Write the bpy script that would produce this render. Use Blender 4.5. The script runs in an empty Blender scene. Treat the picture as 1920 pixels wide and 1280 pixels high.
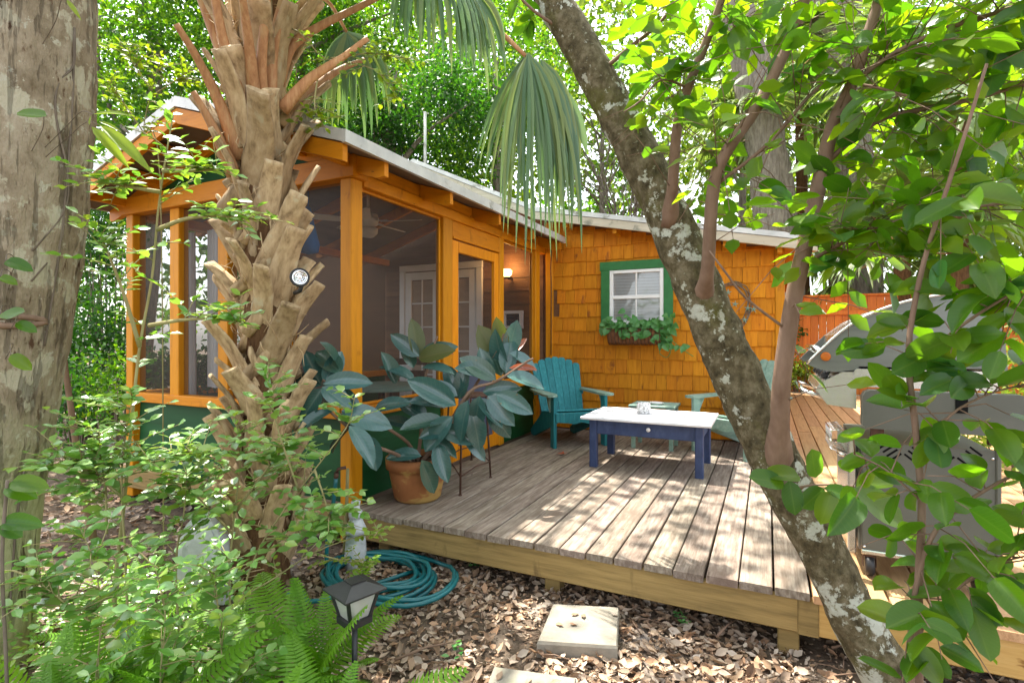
import bpy, math, random
import numpy as np
from mathutils import Vector, Matrix, noise

random.seed(7)
RNG = np.random.default_rng(7)
scene = bpy.context.scene
COL = scene.collection

# ------------------------------------------------------------------ camera, sky, sun, exposure
F, CH, HZ = 992.0, 1.43, 631.0          # focal length in photo pixels, eye height, horizon row
CA, SA = 0.901, 0.434                   # yaw of the camera against the cottage (25.7 degrees)
cam_d = bpy.data.cameras.new('camera')
cam_d.sensor_width = 36.0
cam_d.lens = 36.0 * F / 1920.0
cam_d.shift_y = -9.0 / 1920.0
cam_d.clip_start = 0.05
cam_d.clip_end = 400.0
cam = bpy.data.objects.new('camera', cam_d)
cam.location = (0, 0, CH)
cam.rotation_euler = (math.radians(90), 0, math.atan2(SA, CA))
COL.objects.link(cam)
scene.camera = cam

SUN_DIR = Vector((-0.339, 0.194, 0.920)).normalized()      # towards the sun
world = bpy.data.worlds.new('World')
scene.world = world
world.use_nodes = True
wt = world.node_tree
wt.nodes.clear()
wo = wt.nodes.new('ShaderNodeOutputWorld')
wb = wt.nodes.new('ShaderNodeBackground')
ws = wt.nodes.new('ShaderNodeTexSky')
ws.sky_type = 'NISHITA'
ws.sun_disc = False
ws.sun_elevation = math.asin(SUN_DIR.z)
ws.sun_rotation = math.atan2(SUN_DIR.x, SUN_DIR.y)
ws.air_density = 1.0
ws.dust_density = 2.5
ws.ozone_density = 1.0
wb.inputs['Strength'].default_value = 0.15
wh = wt.nodes.new('ShaderNodeHueSaturation')      # hazy, whitish summer sky
wh.inputs['Saturation'].default_value = 0.32
wt.links.new(ws.outputs[0], wh.inputs['Color'])
wt.links.new(wh.outputs[0], wb.inputs[0])
wt.links.new(wb.outputs[0], wo.inputs[0])

sun_d = bpy.data.lights.new('sun', 'SUN')
sun_d.energy = 3.2
sun_d.angle = math.radians(0.5)
sun_d.color = (1.0, 0.95, 0.86)
sun = bpy.data.objects.new('sun', sun_d)
sun.rotation_euler = SUN_DIR.to_track_quat('Z', 'Y').to_euler()
sun.location = (-4, 4, 20)
COL.objects.link(sun)

scene.view_settings.view_transform = 'Standard'
scene.view_settings.look = 'None'
scene.view_settings.gamma = 1.0
scene.view_settings.use_curve_mapping = False
scene.view_settings.exposure = 2.30
scene.render.engine = 'CYCLES'
cy = scene.cycles
cy.max_bounces = 8
cy.diffuse_bounces = 5
cy.glossy_bounces = 3
cy.transmission_bounces = 5
cy.transparent_max_bounces = 12
cy.caustics_reflective = False
cy.caustics_refractive = False
cy.sample_clamp_indirect = 6.0
cy.use_denoising = True

# ------------------------------------------------------------------ helpers
def W(u, v, Y):
    """photo pixel + distance along the view axis -> place in the garden"""
    cx = (u - 960.0) / F * Y
    return Vector((cx * CA - SA * Y, cx * SA + CA * Y, CH + (HZ - v) / F * Y))

def G(u, v, z=0.0):
    return W(u, v, (CH - z) * F / (v - HZ))

def PY(u, v, y):
    """where the ray through a pixel meets the vertical plane at depth y"""
    r = (u - 960.0) / F
    return W(u, v, y / (r * SA + CA))

def PX(u, v, x):
    r = (u - 960.0) / F
    return W(u, v, x / (r * CA - SA))

def pix(p):
    cx = p[0] * CA + p[1] * SA
    Y = -p[0] * SA + p[1] * CA
    return 960 + cx / Y * F, HZ - (p[2] - CH) / Y * F, Y

WM = {}
def wm(o):
    return WM.get(o.name, Matrix.Identity(4))

def put(name, data, M=None, parent=None, label=None, kind=None):
    """link an object whose place in the world is M, as a child of parent"""
    o = bpy.data.objects.new(name, data)
    COL.objects.link(o)
    M = M if M is not None else Matrix.Identity(4)
    if parent is not None:
        o.parent = parent
        o.matrix_parent_inverse = wm(parent).inverted()
    o.matrix_basis = M
    WM[o.name] = M.copy()
    if label: o['label'] = label
    if kind: o['kind'] = kind
    return o

def tag(o, label, cat, group=None):
    o['label'] = label
    o['category'] = cat
    if group: o['group'] = group
    return o

def thing(name, label, cat, loc=(0, 0, 0), rz=0.0, group=None):
    M = Matrix.Translation(Vector(loc)) @ Matrix.Rotation(rz, 4, 'Z')
    o = put(name, None, M)
    o.empty_display_size = 0.1
    return tag(o, label, cat, group)

class MB:
    def __init__(s):
        s.v, s.f, s.mi, s.sm = [], [], [], []
    def add(s, vs, fs, m=0, smooth=False):
        b = len(s.v)
        s.v.extend([tuple(p) for p in vs])
        for f in fs:
            s.f.append([b + i for i in f]); s.mi.append(m); s.sm.append(smooth)
    def box(s, c, d, R=None, m=0):
        hx, hy, hz = d[0] / 2, d[1] / 2, d[2] / 2
        vs = [Vector((x, y, z)) for x in (-hx, hx) for y in (-hy, hy) for z in (-hz, hz)]
        c = Vector(c)
        vs = [c + (R @ p if R else p) for p in vs]
        s.add(vs, [(0, 1, 3, 2), (4, 6, 7, 5), (0, 4, 5, 1), (2, 3, 7, 6), (0, 2, 6, 4), (1, 5, 7, 3)], m)
    def board(s, c, d, ch=0.004, axis=1, R=None, m=0):
        """a box whose long edges (along axis) are eased"""
        a = axis; b, e = [(1, 2), (2, 0), (0, 1)][a]
        L, w, h = d[a] / 2, d[b] / 2, d[e] / 2
        ch = min(ch, w * .45, h * .45)
        sec = [(-w + ch, -h), (w - ch, -h), (w, -h + ch), (w, h - ch), (w - ch, h), (-w + ch, h), (-w, h - ch), (-w, -h + ch)]
        c = Vector(c); vs = []
        for l in (-L, L):
            for (p, q) in sec:
                t = [0, 0, 0]; t[a] = l; t[b] = p; t[e] = q
                t = Vector(t)
                vs.append(c + (R @ t if R else t))
        fs = [tuple(range(7, -1, -1)), tuple(range(8, 16))]
        for i in range(8):
            j = (i + 1) % 8
            fs.append((i, j, 8 + j, 8 + i))
        s.add(vs, fs, m)
    def beam(s, p0, p1, w, h, up=(0, 0, 1), ch=0.004, m=0):
        """eased board from p0 to p1, w across, h along up"""
        p0, p1 = Vector(p0), Vector(p1)
        y = (p1 - p0).normalized(); z = Vector(up); x = y.cross(z).normalized(); z = x.cross(y)
        R = Matrix((x, y, z)).transposed()
        s.board((p0 + p1) / 2, (w, (p1 - p0).length, h), ch, 1, R, m)
    def extrude(s, poly, vec, m=0):
        n = len(poly); vec = Vector(vec)
        vs = [Vector(p) for p in poly] + [Vector(p) + vec for p in poly]
        fs = [tuple(range(n - 1, -1, -1)), tuple(range(n, 2 * n))]
        for i in range(n):
            j = (i + 1) % n
            fs.append((i, j, n + j, n + i))
        s.add(vs, fs, m)
    def tube(s, path, rad, n=8, m=0, cap=True, jit=0.0, sd=0.0, flat=1.0, upv=None, jf=3.0):
        P = [Vector(p) for p in path]
        if not hasattr(rad, '__len__'): rad = [rad] * len(P)
        T = []
        for i in range(len(P)):
            T.append((P[min(i + 1, len(P) - 1)] - P[max(i - 1, 0)]).normalized())
        ref = Vector(upv) if upv is not None else (Vector((0, 0, 1)) if abs(T[0].z) < .8 else Vector((1, 0, 0)))
        x = T[0].cross(ref).normalized(); vs = []
        for i, p in enumerate(P):
            t = T[i]
            x = (x - t * x.dot(t)).normalized()
            y = t.cross(x)
            for k in range(n):
                a = 2 * math.pi * k / n
                d = x * math.cos(a) + y * math.sin(a) * flat
                r = rad[i]
                if jit:
                    q = (p + d * r) * jf + Vector((sd, sd, sd))
                    r *= 1 + jit * (noise.noise(q) + .5 * noise.noise(q * 2.7))
                vs.append(p + d * r)
        fs = []
        for i in range(len(P) - 1):
            for k in range(n):
                j = (k + 1) % n
                fs.append((i * n + k, i * n + j, (i + 1) * n + j, (i + 1) * n + k))
        s.add(vs, fs, m, True)
        if cap:
            b = len(s.v) - len(vs)
            e = b + (len(P) - 1) * n
            s.f.append([b + k for k in range(n - 1, -1, -1)]); s.mi.append(m); s.sm.append(False)
            s.f.append([e + k for k in range(n)]); s.mi.append(m); s.sm.append(False)
    def lathe(s, prof, c=(0, 0, 0), n=24, m=0, smooth=True):
        c = Vector(c); vs = []
        for (r, z) in prof:
            for k in range(n):
                a = 2 * math.pi * k / n
                vs.append(c + Vector((r * math.cos(a), r * math.sin(a), z)))
        fs = []
        for i in range(len(prof) - 1):
            for k in range(n):
                j = (k + 1) % n
                fs.append((i * n + k, i * n + j, (i + 1) * n + j, (i + 1) * n + k))
        s.add(vs, fs, m, smooth)
        b = len(s.v) - len(vs)
        for row, rev in ((0, True), (len(prof) - 1, False)):
            if prof[row][0] > 1e-5:
                r = [b + row * n + k for k in range(n)]
                s.f.append(r[::-1] if rev else r); s.mi.append(m); s.sm.append(False)
    def mesh(s, name, mats):
        me = bpy.data.meshes.new(name)
        me.from_pydata(s.v, [], s.f)
        if not isinstance(mats, (list, tuple)): mats = [mats]
        for m in mats: me.materials.append(m)
        me.polygons.foreach_set('material_index', s.mi)
        me.polygons.foreach_set('use_smooth', s.sm)
        me.update()
        return me
    def build(s, name, mats, parent=None, M=None, label=None, kind=None):
        """M: matrix taking the builder's coordinates to the world (parent's own matrix for local work)"""
        return put(name, s.mesh(name, mats), M, parent, label, kind)

def np_mesh(name, verts, faces, mat, smooth=False):
    """verts (N,3), faces (M,k) arrays, one mesh, fast"""
    me = bpy.data.meshes.new(name)
    nv, (nf, k) = len(verts), faces.shape
    me.vertices.add(nv); me.vertices.foreach_set('co', np.ascontiguousarray(verts, dtype=np.float32).ravel())
    me.loops.add(nf * k); me.loops.foreach_set('vertex_index', np.ascontiguousarray(faces, dtype=np.int32).ravel())
    me.polygons.add(nf)
    me.polygons.foreach_set('loop_start', np.arange(0, nf * k, k, dtype=np.int32))
    if smooth: me.polygons.foreach_set('use_smooth', np.ones(nf, dtype=bool))
    me.materials.append(mat)
    me.update(calc_edges=True)
    me.validate()
    return me

KITE = (np.array([(0, 0, 0), (-.27, .48, .07), (0, 1, -.04), (.27, .48, .07)], float), np.array([(0, 2, 1), (0, 3, 2)]))
OVAL = (np.array([(0, 0, 0), (-.22, .25, .05), (-.27, .6, .05), (0, 1, -.08), (.27, .6, .05), (.22, .25, .05), (0, .5, -.01)], float),
        np.array([(0, 6, 1), (1, 6, 2), (2, 6, 3), (3, 6, 4), (4, 6, 5), (5, 6, 0)]))

def unit(a):
    return a / np.maximum(np.linalg.norm(a, axis=1, keepdims=True), 1e-9)

def cloud(pos, size, d=None, nrm=None, tmpl=KITE, rng=RNG, upb=.6, down=.2):
    """verts and faces of many small leaves at pos; d: growing directions, nrm: faces"""
    N = len(pos)
    if d is None:
        d = rng.normal(size=(N, 3)); d[:, 2] -= down
    d = unit(np.asarray(d, float))
    if nrm is None:
        nrm = rng.normal(size=(N, 3)); nrm[:, 2] += upb
    x = unit(np.cross(d, nrm)); n = np.cross(x, d)
    V, Fc = tmpl
    size = np.asarray(size, float).reshape(-1, 1, 1)
    vs = pos[:, None, :] + size * (V[None, :, 0:1] * x[:, None, :] + V[None, :, 1:2] * d[:, None, :] + V[None, :, 2:3] * n[:, None, :])
    fs = Fc[None] + (np.arange(N) * len(V))[:, None, None]
    return vs.reshape(-1, 3), fs.reshape(-1, Fc.shape[1])

def spline(pts, n):
    """Catmull-Rom through pts (Vectors), n samples per span"""
    P = [Vector(p) for p in pts]
    P = [P[0] * 2 - P[1]] + P + [P[-1] * 2 - P[-2]]
    out = []
    for i in range(1, len(P) - 2):
        a, b, c, d = P[i - 1:i + 3]
        for k in range(n):
            t = k / n
            out.append(.5 * (2 * b + (c - a) * t + (2 * a - 5 * b + 4 * c - d) * t * t + (3 * b - a - 3 * c + d) * t ** 3))
    out.append(P[-2])
    return out

def lerps(vals, n):
    m = len(vals) - 1
    return [vals[min(int(i * m / (n - 1)), m - 1)] + (vals[min(int(i * m / (n - 1)), m - 1) + 1] - vals[min(int(i * m / (n - 1)), m - 1)]) * (i * m / (n - 1) - min(int(i * m / (n - 1)), m - 1)) for i in range(n)]

def axes(d, nrm):
    """matrix 3x3 with y along d and z near nrm"""
    y = Vector(d).normalized(); x = y.cross(Vector(nrm))
    if x.length < 1e-4: x = y.cross(Vector((.3, .5, .8)))
    x.normalize(); z = x.cross(y)
    return Matrix((x, y, z)).transposed()

def frame(p, d, nrm, s=1.0):
    return Matrix.Translation(Vector(p)) @ (axes(d, nrm) * s).to_4x4() if not hasattr(s, '__len__') else \
        Matrix.Translation(Vector(p)) @ axes(d, nrm).to_4x4() @ Matrix.Diagonal((s[0], s[1], s[2], 1))

# ------------------------------------------------------------------ materials
class Mt:
    def __init__(s, name):
        s.m = bpy.data.materials.new(name)
        s.m.use_nodes = True
        s.t = s.m.node_tree
        s.t.nodes.clear()
        s.out = s.n('OutputMaterial')
    def n(s, typ, ins=None, **props):
        nd = s.t.nodes.new('ShaderNode' + typ)
        for k, v in props.items(): setattr(nd, k, v)
        for k, v in (ins or {}).items():
            if isinstance(v, bpy.types.NodeSocket): s.t.links.new(v, nd.inputs[k])
            else: nd.inputs[k].default_value = v
        return nd
    def ramp(s, fac, stops):
        r = s.n('ValToRGB', {'Fac': fac})
        el = r.color_ramp.elements
        while len(el) < len(stops): el.new(.5)
        for e, (p, c) in zip(el, stops):
            e.position = p; e.color = (*c, 1)
        return r.outputs[0]
    def mix(s, fac, a, b, mode='MIX'):
        nd = s.n('Mix', data_type='RGBA', blend_type=mode)
        for key, v in (('Factor', fac), ('A', a), ('B', b)):
            sock = [i for i in nd.inputs if i.name == key and (i.type == 'RGBA' or key == 'Factor' and i.type == 'VALUE')][0]
            if isinstance(v, bpy.types.NodeSocket): s.t.links.new(v, sock)
            else: sock.default_value = v if key == 'Factor' else (*v, 1)
        return [o for o in nd.outputs if o.type == 'RGBA'][0]
    def rand(s, src):
        if src == 'obj': return s.n('ObjectInfo').outputs['Random']
        return s.n('NewGeometry').outputs['Random Per Island']
    def done(s, shader):
        s.t.links.new(shader, s.out.inputs[0])
        return s.m

def surf(name, stops, scale=6.0, stretch=(1, 1, 1), rough=.65, spec=.35, metal=0.0, bump=.25, bscale=None, bdist=.01,
         rnd=None, rv=.18, spots=(), detail=6.0, coat=0.0, hue=.0, rrough=0.0):
    M = Mt(name)
    tc = M.n('TexCoord').outputs['Object']
    if rnd:
        r = M.rand(rnd)
        off = M.n('VectorMath', {0: tc, 1: M.n('CombineXYZ', {'X': M.n('Math', {0: r, 1: 37.0}, operation='MULTIPLY').outputs[0], 'Y': M.n('Math', {0: r, 1: 91.0}, operation='MULTIPLY').outputs[0], 'Z': 0.0}).outputs[0]}, operation='ADD').outputs[0]
    else:
        off = tc
    mp = M.n('Mapping', {'Vector': off, 'Scale': stretch}).outputs[0]
    nz = M.n('TexNoise', {'Vector': mp, 'Scale': scale, 'Detail': detail, 'Roughness': .62})
    col = M.ramp(nz.outputs['Fac'], stops)
    for (sc, th, soft, c, st) in spots:
        mp2 = M.n('Mapping', {'Vector': off, 'Scale': st, 'Location': (sc, th * 7, 3.1)}).outputs[0]
        n2 = M.n('TexNoise', {'Vector': mp2, 'Scale': sc, 'Detail': 4.0, 'Roughness': .6, 'Distortion': .3})
        fac = M.n('MapRange', {'Value': n2.outputs['Fac'], 'From Min': th, 'From Max': th + soft}).outputs[0]
        col = M.mix(fac, col, c)
    if rnd:
        v = M.n('MapRange', {'Value': r, 'To Min': 1 - rv, 'To Max': 1 + rv}).outputs[0]
        hs = {'Value': v, 'Color': col}
        if hue:
            hs['Hue'] = M.n('MapRange', {'Value': M.n('Math', {0: M.n('Math', {0: r, 1: 7.31}, operation='MULTIPLY').outputs[0]}, operation='FRACT').outputs[0], 'To Min': .5 - hue, 'To Max': .5 + hue}).outputs[0]
        col = M.n('HueSaturation', hs).outputs[0]
    b = {'Base Color': col, 'Roughness': rough, 'Metallic': metal, 'Specular IOR Level': spec}
    if rrough:
        b['Roughness'] = M.n('MapRange', {'Value': nz.outputs['Fac'], 'To Min': rough - rrough, 'To Max': rough + rrough}).outputs[0]
    if bump:
        bz = M.n('TexNoise', {'Vector': mp, 'Scale': bscale or scale * 2.5, 'Detail': 8.0, 'Roughness': .65})
        b['Normal'] = M.n('Bump', {'Height': bz.outputs['Fac'], 'Strength': bump, 'Distance': bdist}).outputs[0]
    if coat: b['Coat Weight'] = coat
    return M.done(M.n('BsdfPrincipled', b).outputs[0])

def leafm(name, stops, trans, tf=.4, rough=.45, spec=.5, rnd='island', veins=None, sheen=0.0):
    """leaf: glossy upper skin plus light coming through"""
    M = Mt(name)
    r = M.rand(rnd)
    col = M.ramp(r, stops)
    tr = M.ramp(r, [(p, tuple(min(1.0, a * b) for a, b in zip(c, trans))) for p, c in stops])
    if veins:
        tc = M.n('TexCoord').outputs['Object']
        sx = M.n('SeparateXYZ', {0: tc})
        ab = M.n('Math', {0: sx.outputs['X']}, operation='ABSOLUTE').outputs[0]
        rib = M.n('MapRange', {'Value': ab, 'From Min': .008, 'From Max': .022, 'To Min': veins[0], 'To Max': 0.0}).outputs[0]
        dia = M.n('Math', {0: M.n('Math', {0: sx.outputs['Y'], 1: M.n('Math', {0: ab, 1: .8}, operation='MULTIPLY').outputs[0]}, operation='SUBTRACT').outputs[0], 1: 70.0}, operation='MULTIPLY').outputs[0]
        sn = M.n('Math', {0: dia}, operation='SINE').outputs[0]
        lv = M.n('MapRange', {'Value': sn, 'From Min': .75, 'From Max': 1.0, 'To Min': 0.0, 'To Max': veins[0] * .5}).outputs[0]
        fac = M.n('Math', {0: rib, 1: lv}, operation='MAXIMUM').outputs[0]
        nz = M.n('TexNoise', {'Vector': tc, 'Scale': 5.0, 'Detail': 4.0})
        col = M.mix(M.n('MapRange', {'Value': nz.outputs['Fac'], 'From Min': .35, 'From Max': .7, 'To Min': .0, 'To Max': .35}).outputs[0], col, veins[2])
        col = M.mix(fac, col, veins[1])
        bz = M.n('TexNoise', {'Vector': M.n('VectorMath', {0: tc, 1: M.n('CombineXYZ', {'X': M.n('Math', {0: r, 1: 53.0}, operation='MULTIPLY').outputs[0]}).outputs[0]}, operation='ADD').outputs[0], 'Scale': 7.0, 'Detail': 3.0})
        col = M.mix(M.n('MapRange', {'Value': bz.outputs['Fac'], 'From Min': .70, 'From Max': .73, 'To Max': .75}).outputs[0], col, (.14, .09, .025))
    p = M.n('BsdfPrincipled', {'Base Color': col, 'Roughness': rough, 'Specular IOR Level': spec})
    t = M.n('BsdfTranslucent', {'Color': tr})
    mx = M.n('MixShader', {0: tf, 1: p.outputs[0], 2: t.outputs[0]})
    return M.done(mx.outputs[0])

def lin(*c):
    return tuple((x / 255 / 12.92) if x / 255 <= .04045 else ((x / 255 + .055) / 1.055) ** 2.4 for x in c)

GRAIN = (9, .7, 9)
m_amber = surf('amber_stained_wood', [(.3, (.44, .165, .004)), (.55, (.56, .225, .006)), (.75, (.50, .195, .005))], 5, (5, 5, .6), .5, .2, bump=.15, rnd='obj', rv=.12,
               spots=((6, .62, .10, (.34, .115, .003), (1, 1, .5)), (17, .70, .03, (.15, .055, .008), (1, 1, .7)), (2.2, .60, .2, (.62, .27, .02), (1, 1, 1))))
m_amber_h = surf('amber_stained_wood_level', [(.3, (.44, .150, .004)), (.55, (.56, .205, .006)), (.75, (.50, .175, .005))], 5, (.6, .6, 5), .5, .2, bump=.15, rnd='obj', rv=.12,
               spots=((6, .62, .10, (.34, .115, .003), (1, 1, .5)), (17, .70, .03, (.15, .055, .008), (1, 1, .7)), (2.2, .60, .2, (.62, .27, .02), (1, 1, 1))))
m_door = surf('orange_stained_door', [(.3, (.56, .18, .004)), (.6, (.68, .25, .006))], 5, (5, 5, .6), .45, .25, bump=.12, rnd='obj', rv=.08)
m_shingle = surf('cedar_shingle', [(.25, (.38, .122, .006)), (.5, (.53, .192, .009)), (.75, (.60, .23, .014))], 4, (7, 3, .8), .65, .15, bump=.4, bscale=16, rnd='obj', rv=.11, hue=.004,
                 spots=((9, .63, .1, (.24, .075, .014), (1, 1, .5)),))
m_fence = surf('orange_fence_wood', [(.3, (.56, .13, .008)), (.7, (.74, .21, .014))], 4, (6, 6, .5), .5, .4, bump=.2, rnd='obj', rv=.15)
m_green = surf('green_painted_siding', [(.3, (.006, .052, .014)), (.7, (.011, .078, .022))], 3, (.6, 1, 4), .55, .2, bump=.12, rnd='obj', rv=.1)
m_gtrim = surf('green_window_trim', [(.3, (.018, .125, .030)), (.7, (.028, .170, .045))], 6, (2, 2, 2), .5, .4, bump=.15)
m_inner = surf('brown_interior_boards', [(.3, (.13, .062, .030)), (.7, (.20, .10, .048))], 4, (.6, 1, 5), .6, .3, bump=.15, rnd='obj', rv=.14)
m_ply = surf('grey_plywood_soffit', [(.3, (.12, .085, .060)), (.7, (.17, .125, .09))], 3, (3, .6, 1), .7, .3, bump=.1)
m_floor = surf('porch_floor', [(.3, (.18, .12, .08)), (.7, (.26, .18, .12))], 4, (6, .5, 1), .6, .3)
m_metal = surf('galvanised_edge', [(.3, (.42, .42, .40)), (.7, (.62, .61, .57))], 5, (1, 1, 1), .45, .5, .35, .1, spots=((6, .58, .1, (.20, .19, .14), (1, 1, 1)),))
m_roof = surf('grey_green_roofing', [(.3, (.15, .19, .17)), (.7, (.26, .30, .27))], 8, (1, 1, 1), .6, .4, .2, .2)
m_deck = surf('weathered_deck_board', [(.22, (.085, .061, .043)), (.45, (.195, .152, .115)), (.62, (.29, .24, .188)), (.8, (.39, .34, .285))], 4.2, (13, 1.1, 6), .78, .2, bump=.8, bscale=13, bdist=.006, rnd='obj', rv=.16, hue=.012, detail=9,
              spots=((2.6, .54, .14, (.16, .118, .088), (2, 1.1, 1)), (24, .70, .04, (.07, .05, .035), (1, .5, 1))))
m_newdeck = surf('newer_deck_board', [(.25, (.30, .150, .070)), (.5, (.44, .25, .125)), (.8, (.52, .31, .16))], 5, (11, .7, 6), .65, .3, bump=.5, bscale=12, bdist=.005, rnd='obj', rv=.16, hue=.01,
                 spots=((20, .71, .04, (.16, .07, .03), (1, .5, 1)),))
m_rim = surf('treated_rim_board', [(.25, (.13, .088, .032)), (.5, (.25, .168, .060)), (.8, (.33, .225, .085))], 4, (.7, 8, 10), .7, .25, bump=.5, bscale=12, bdist=.005, rnd='obj', rv=.1,
             spots=((5, .60, .10, (.15, .10, .038), (1.6, 1, .5)), (22, .72, .03, (.10, .055, .02), (1, 1, 1))))
m_rimnew = surf('newer_rim_board', [(.25, (.40, .22, .060)), (.5, (.52, .32, .10)), (.8, (.58, .37, .14))], 4, (.6, 8, 11), .6, .3, bump=.35, bscale=12, bdist=.004, rnd='obj', rv=.08,
                spots=((9, .70, .05, (.24, .10, .02), (.5, 1, 1)),))
m_teal = surf('teal_painted_wood', [(.25, (.012, .120, .140)), (.55, (.020, .200, .220)), (.8, (.07, .29, .29))], 7, (7, 7, .8), .6, .3, bump=.4, rnd='obj', rv=.1,
              spots=((14, .70, .05, (.12, .30, .30), (1, 1, 1)),))
m_sage = surf('faded_sage_wood', [(.25, (.13, .25, .20)), (.6, (.26, .37, .30)), (.85, (.40, .46, .38))], 6, (4, .8, 4), .65, .3, bump=.3, rnd='obj', rv=.12)
m_white = surf('white_paint', [(.3, (.72, .71, .69)), (.7, (.82, .82, .81))], 5, (1, 1, 1), .5, .4, bump=.05)
m_tabletop = surf('chalky_white_tabletop', [(.28, (.36, .37, .41)), (.45, (.62, .62, .64)), (.65, (.76, .76, .76))], 5, (1, 5, 1), .55, .35, bump=.15, spots=((7, .62, .08, (.40, .40, .44), (.6, 3, 1)),))  # blue-grey streaks mix weathering with a painted shade pattern
m_navy = surf('navy_paint', [(.3, (.020, .034, .090)), (.55, (.034, .055, .135)), (.75, (.06, .085, .17))], 6, (3, 3, 1.5), .5, .4, bump=.2, spots=((16, .69, .04, (.10, .12, .22), (1, 1, 1)),))
m_steel = surf('stainless_steel', [(.3, (.60, .60, .58)), (.7, (.72, .72, .70))], 20, (.3, 6, 6), .26, .5, 1.0, .04)
m_chrome = surf('chrome', [(.3, (.75, .75, .75)), (.7, (.82, .82, .82))], 9, (1, 1, 1), .12, .5, 1.0, 0)
m_grill = surf('grey_enamelled_steel', [(.3, (.085, .088, .070)), (.7, (.120, .122, .100))], 3, (1, 1, 1), .42, .5, .0, .04, spots=((2.5, .62, .2, (.14, .138, .11), (1, 1, 1)),))
m_lid = surf('grill_lid_enamel', [(.3, (.15, .16, .145)), (.7, (.21, .22, .20))], 6, (.4, 3, 3), .30, .6, .35, .05)
m_black = surf('black_plastic', [(.3, (.012, .012, .013)), (.7, (.024, .024, .025))], 9, (1, 1, 1), .45, .5, bump=.08)
m_slot = surf('opening_shade', [(.3, (.006, .006, .006)), (.7, (.010, .010, .010))], 9, (1, 1, 1), .8, .1, bump=0)  # near-black solid pieces paint the shade inside slots, holes and gaps
m_iron = surf('rusty_iron', [(.3, (.050, .028, .020)), (.7, (.13, .065, .042))], 24, (1, 1, 1), .7, .4, .4, .3)
m_terra = surf('terracotta', [(.3, (.20, .075, .025)), (.7, (.32, .125, .045))], 5, (1, 1, 1), .75, .25, bump=.2, spots=((3.2, .53, .08, (.40, .25, .075), (1, 1, 1.6)), (5, .58, .1, (.10, .065, .03), (1, 1, 1))))
m_soil = surf('potting_soil', [(.3, (.035, .022, .014)), (.7, (.07, .045, .03))], 30, (1, 1, 1), .9, .1, bump=.8)
m_hose = surf('teal_garden_hose', [(.3, (.003, .085, .095)), (.7, (.006, .135, .145))], 4, (1, 1, 1), .32, .5, bump=.05, bscale=120)
m_stone = surf('concrete_slab', [(.25, (.16, .14, .11)), (.55, (.25, .225, .18)), (.8, (.31, .285, .235))], 7, (1, 1, 1), .85, .2, bump=.5, bscale=60, bdist=.004, rnd='obj', rv=.06, spots=((5, .60, .1, (.22, .215, .15), (1, 1, 1)), (26, .68, .05, (.17, .155, .12), (1, 1, 1))))
m_rock = surf('grey_garden_stone', [(.3, (.34, .36, .36)), (.7, (.56, .58, .58))], 9, (1, 1, 1), .7, .3, bump=.5, spots=((5, .58, .1, (.20, .25, .20), (1, 1, 1)),))
m_wicker = surf('coir_basket', [(.3, (.15, .060, .026)), (.7, (.32, .15, .075))], 18, (3, 3, .7), .85, .15, bump=.9, bscale=40)
m_barkL = surf('lichened_grey_bark', [(.25, (.145, .085, .048)), (.5, (.27, .18, .115)), (.75, (.37, .27, .19))], 7, (1, 1, .55), .85, .15, bump=.8, bscale=16, bdist=.02,
               spots=((5.5, .52, .07, (.46, .45, .34), (1, 1, .62)), (13, .58, .05, (.52, .50, .41), (1, 1, .8)), (3.0, .60, .12, (.40, .37, .29), (.8, .8, .25)), (19, .62, .06, (.10, .058, .035), (1, 1, .6))))
m_barkLow = surf('mossy_low_bark', [(.25, (.22, .22, .11)), (.5, (.40, .41, .22)), (.75, (.52, .53, .32))], 7, (1.4, 1.4, .3), .85, .15, bump=.9, bscale=14, bdist=.02, spots=((6, .60, .06, (.10, .075, .04), (2, 2, .3)),))
m_barkR = surf('mottled_olive_bark', [(.30, (.034, .027, .013)), (.5, (.125, .102, .055)), (.72, (.26, .22, .14))], 26, (1, 1, .8), .85, .15, bump=1.0, bscale=30, bdist=.03,
               spots=((3.1, .54, .12, (.12, .115, .030), (1, 1, 1)), (6.0, .598, .05, (.52, .52, .43), (1, 1, 1)), (16, .635, .05, (.44, .43, .33), (1, 1, 1))))
m_branch = surf('smooth_brown_branch', [(.3, (.15, .092, .060)), (.7, (.25, .165, .115))], 18, (1, 1, .3), .75, .2, bump=.4)
m_boot = surf('palm_boot', [(.25, (.15, .095, .046)), (.5, (.40, .285, .155)), (.75, (.56, .43, .26))], 5, (5, 5, .6), .75, .2, bump=.55, bscale=18, bdist=.008, rnd='obj', rv=.24, spots=((3, .6, .15, (.20, .155, .085), (1, 1, 1)), (11, .62, .08, (.46, .39, .25), (1, 1, .6))))
m_petiole = surf('palm_petiole', [(.25, (.26, .115, .045)), (.5, (.40, .20, .085)), (.8, (.50, .32, .15))], 6, (8, 8, .6), .6, .3, bump=.4, rnd='obj', rv=.22, spots=((3, .56, .2, (.34, .30, .12), (1, 1, 1)),))
m_fibre = surf('palm_trunk_fibre', [(.3, (.075, .038, .018)), (.7, (.20, .11, .052))], 14, (3, 3, .7), .9, .1, bump=1.0, bdist=.02)
m_bgbark = surf('far_trunk_bark', [(.3, (.13, .105, .085)), (.7, (.33, .285, .24))], 9, (2.4, 2.4, .5), .9, .1, bump=1.0, bscale=12, bdist=.03)
m_twig = surf('thin_green_stem', [(.3, (.20, .17, .07)), (.7, (.34, .31, .14))], 20, (1, 1, .3), .7, .2, bump=.2)
m_darkvine = surf('woody_vine', [(.3, (.09, .07, .05)), (.7, (.20, .16, .12))], 20, (1, 1, .3), .8, .2, bump=.3)
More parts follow.
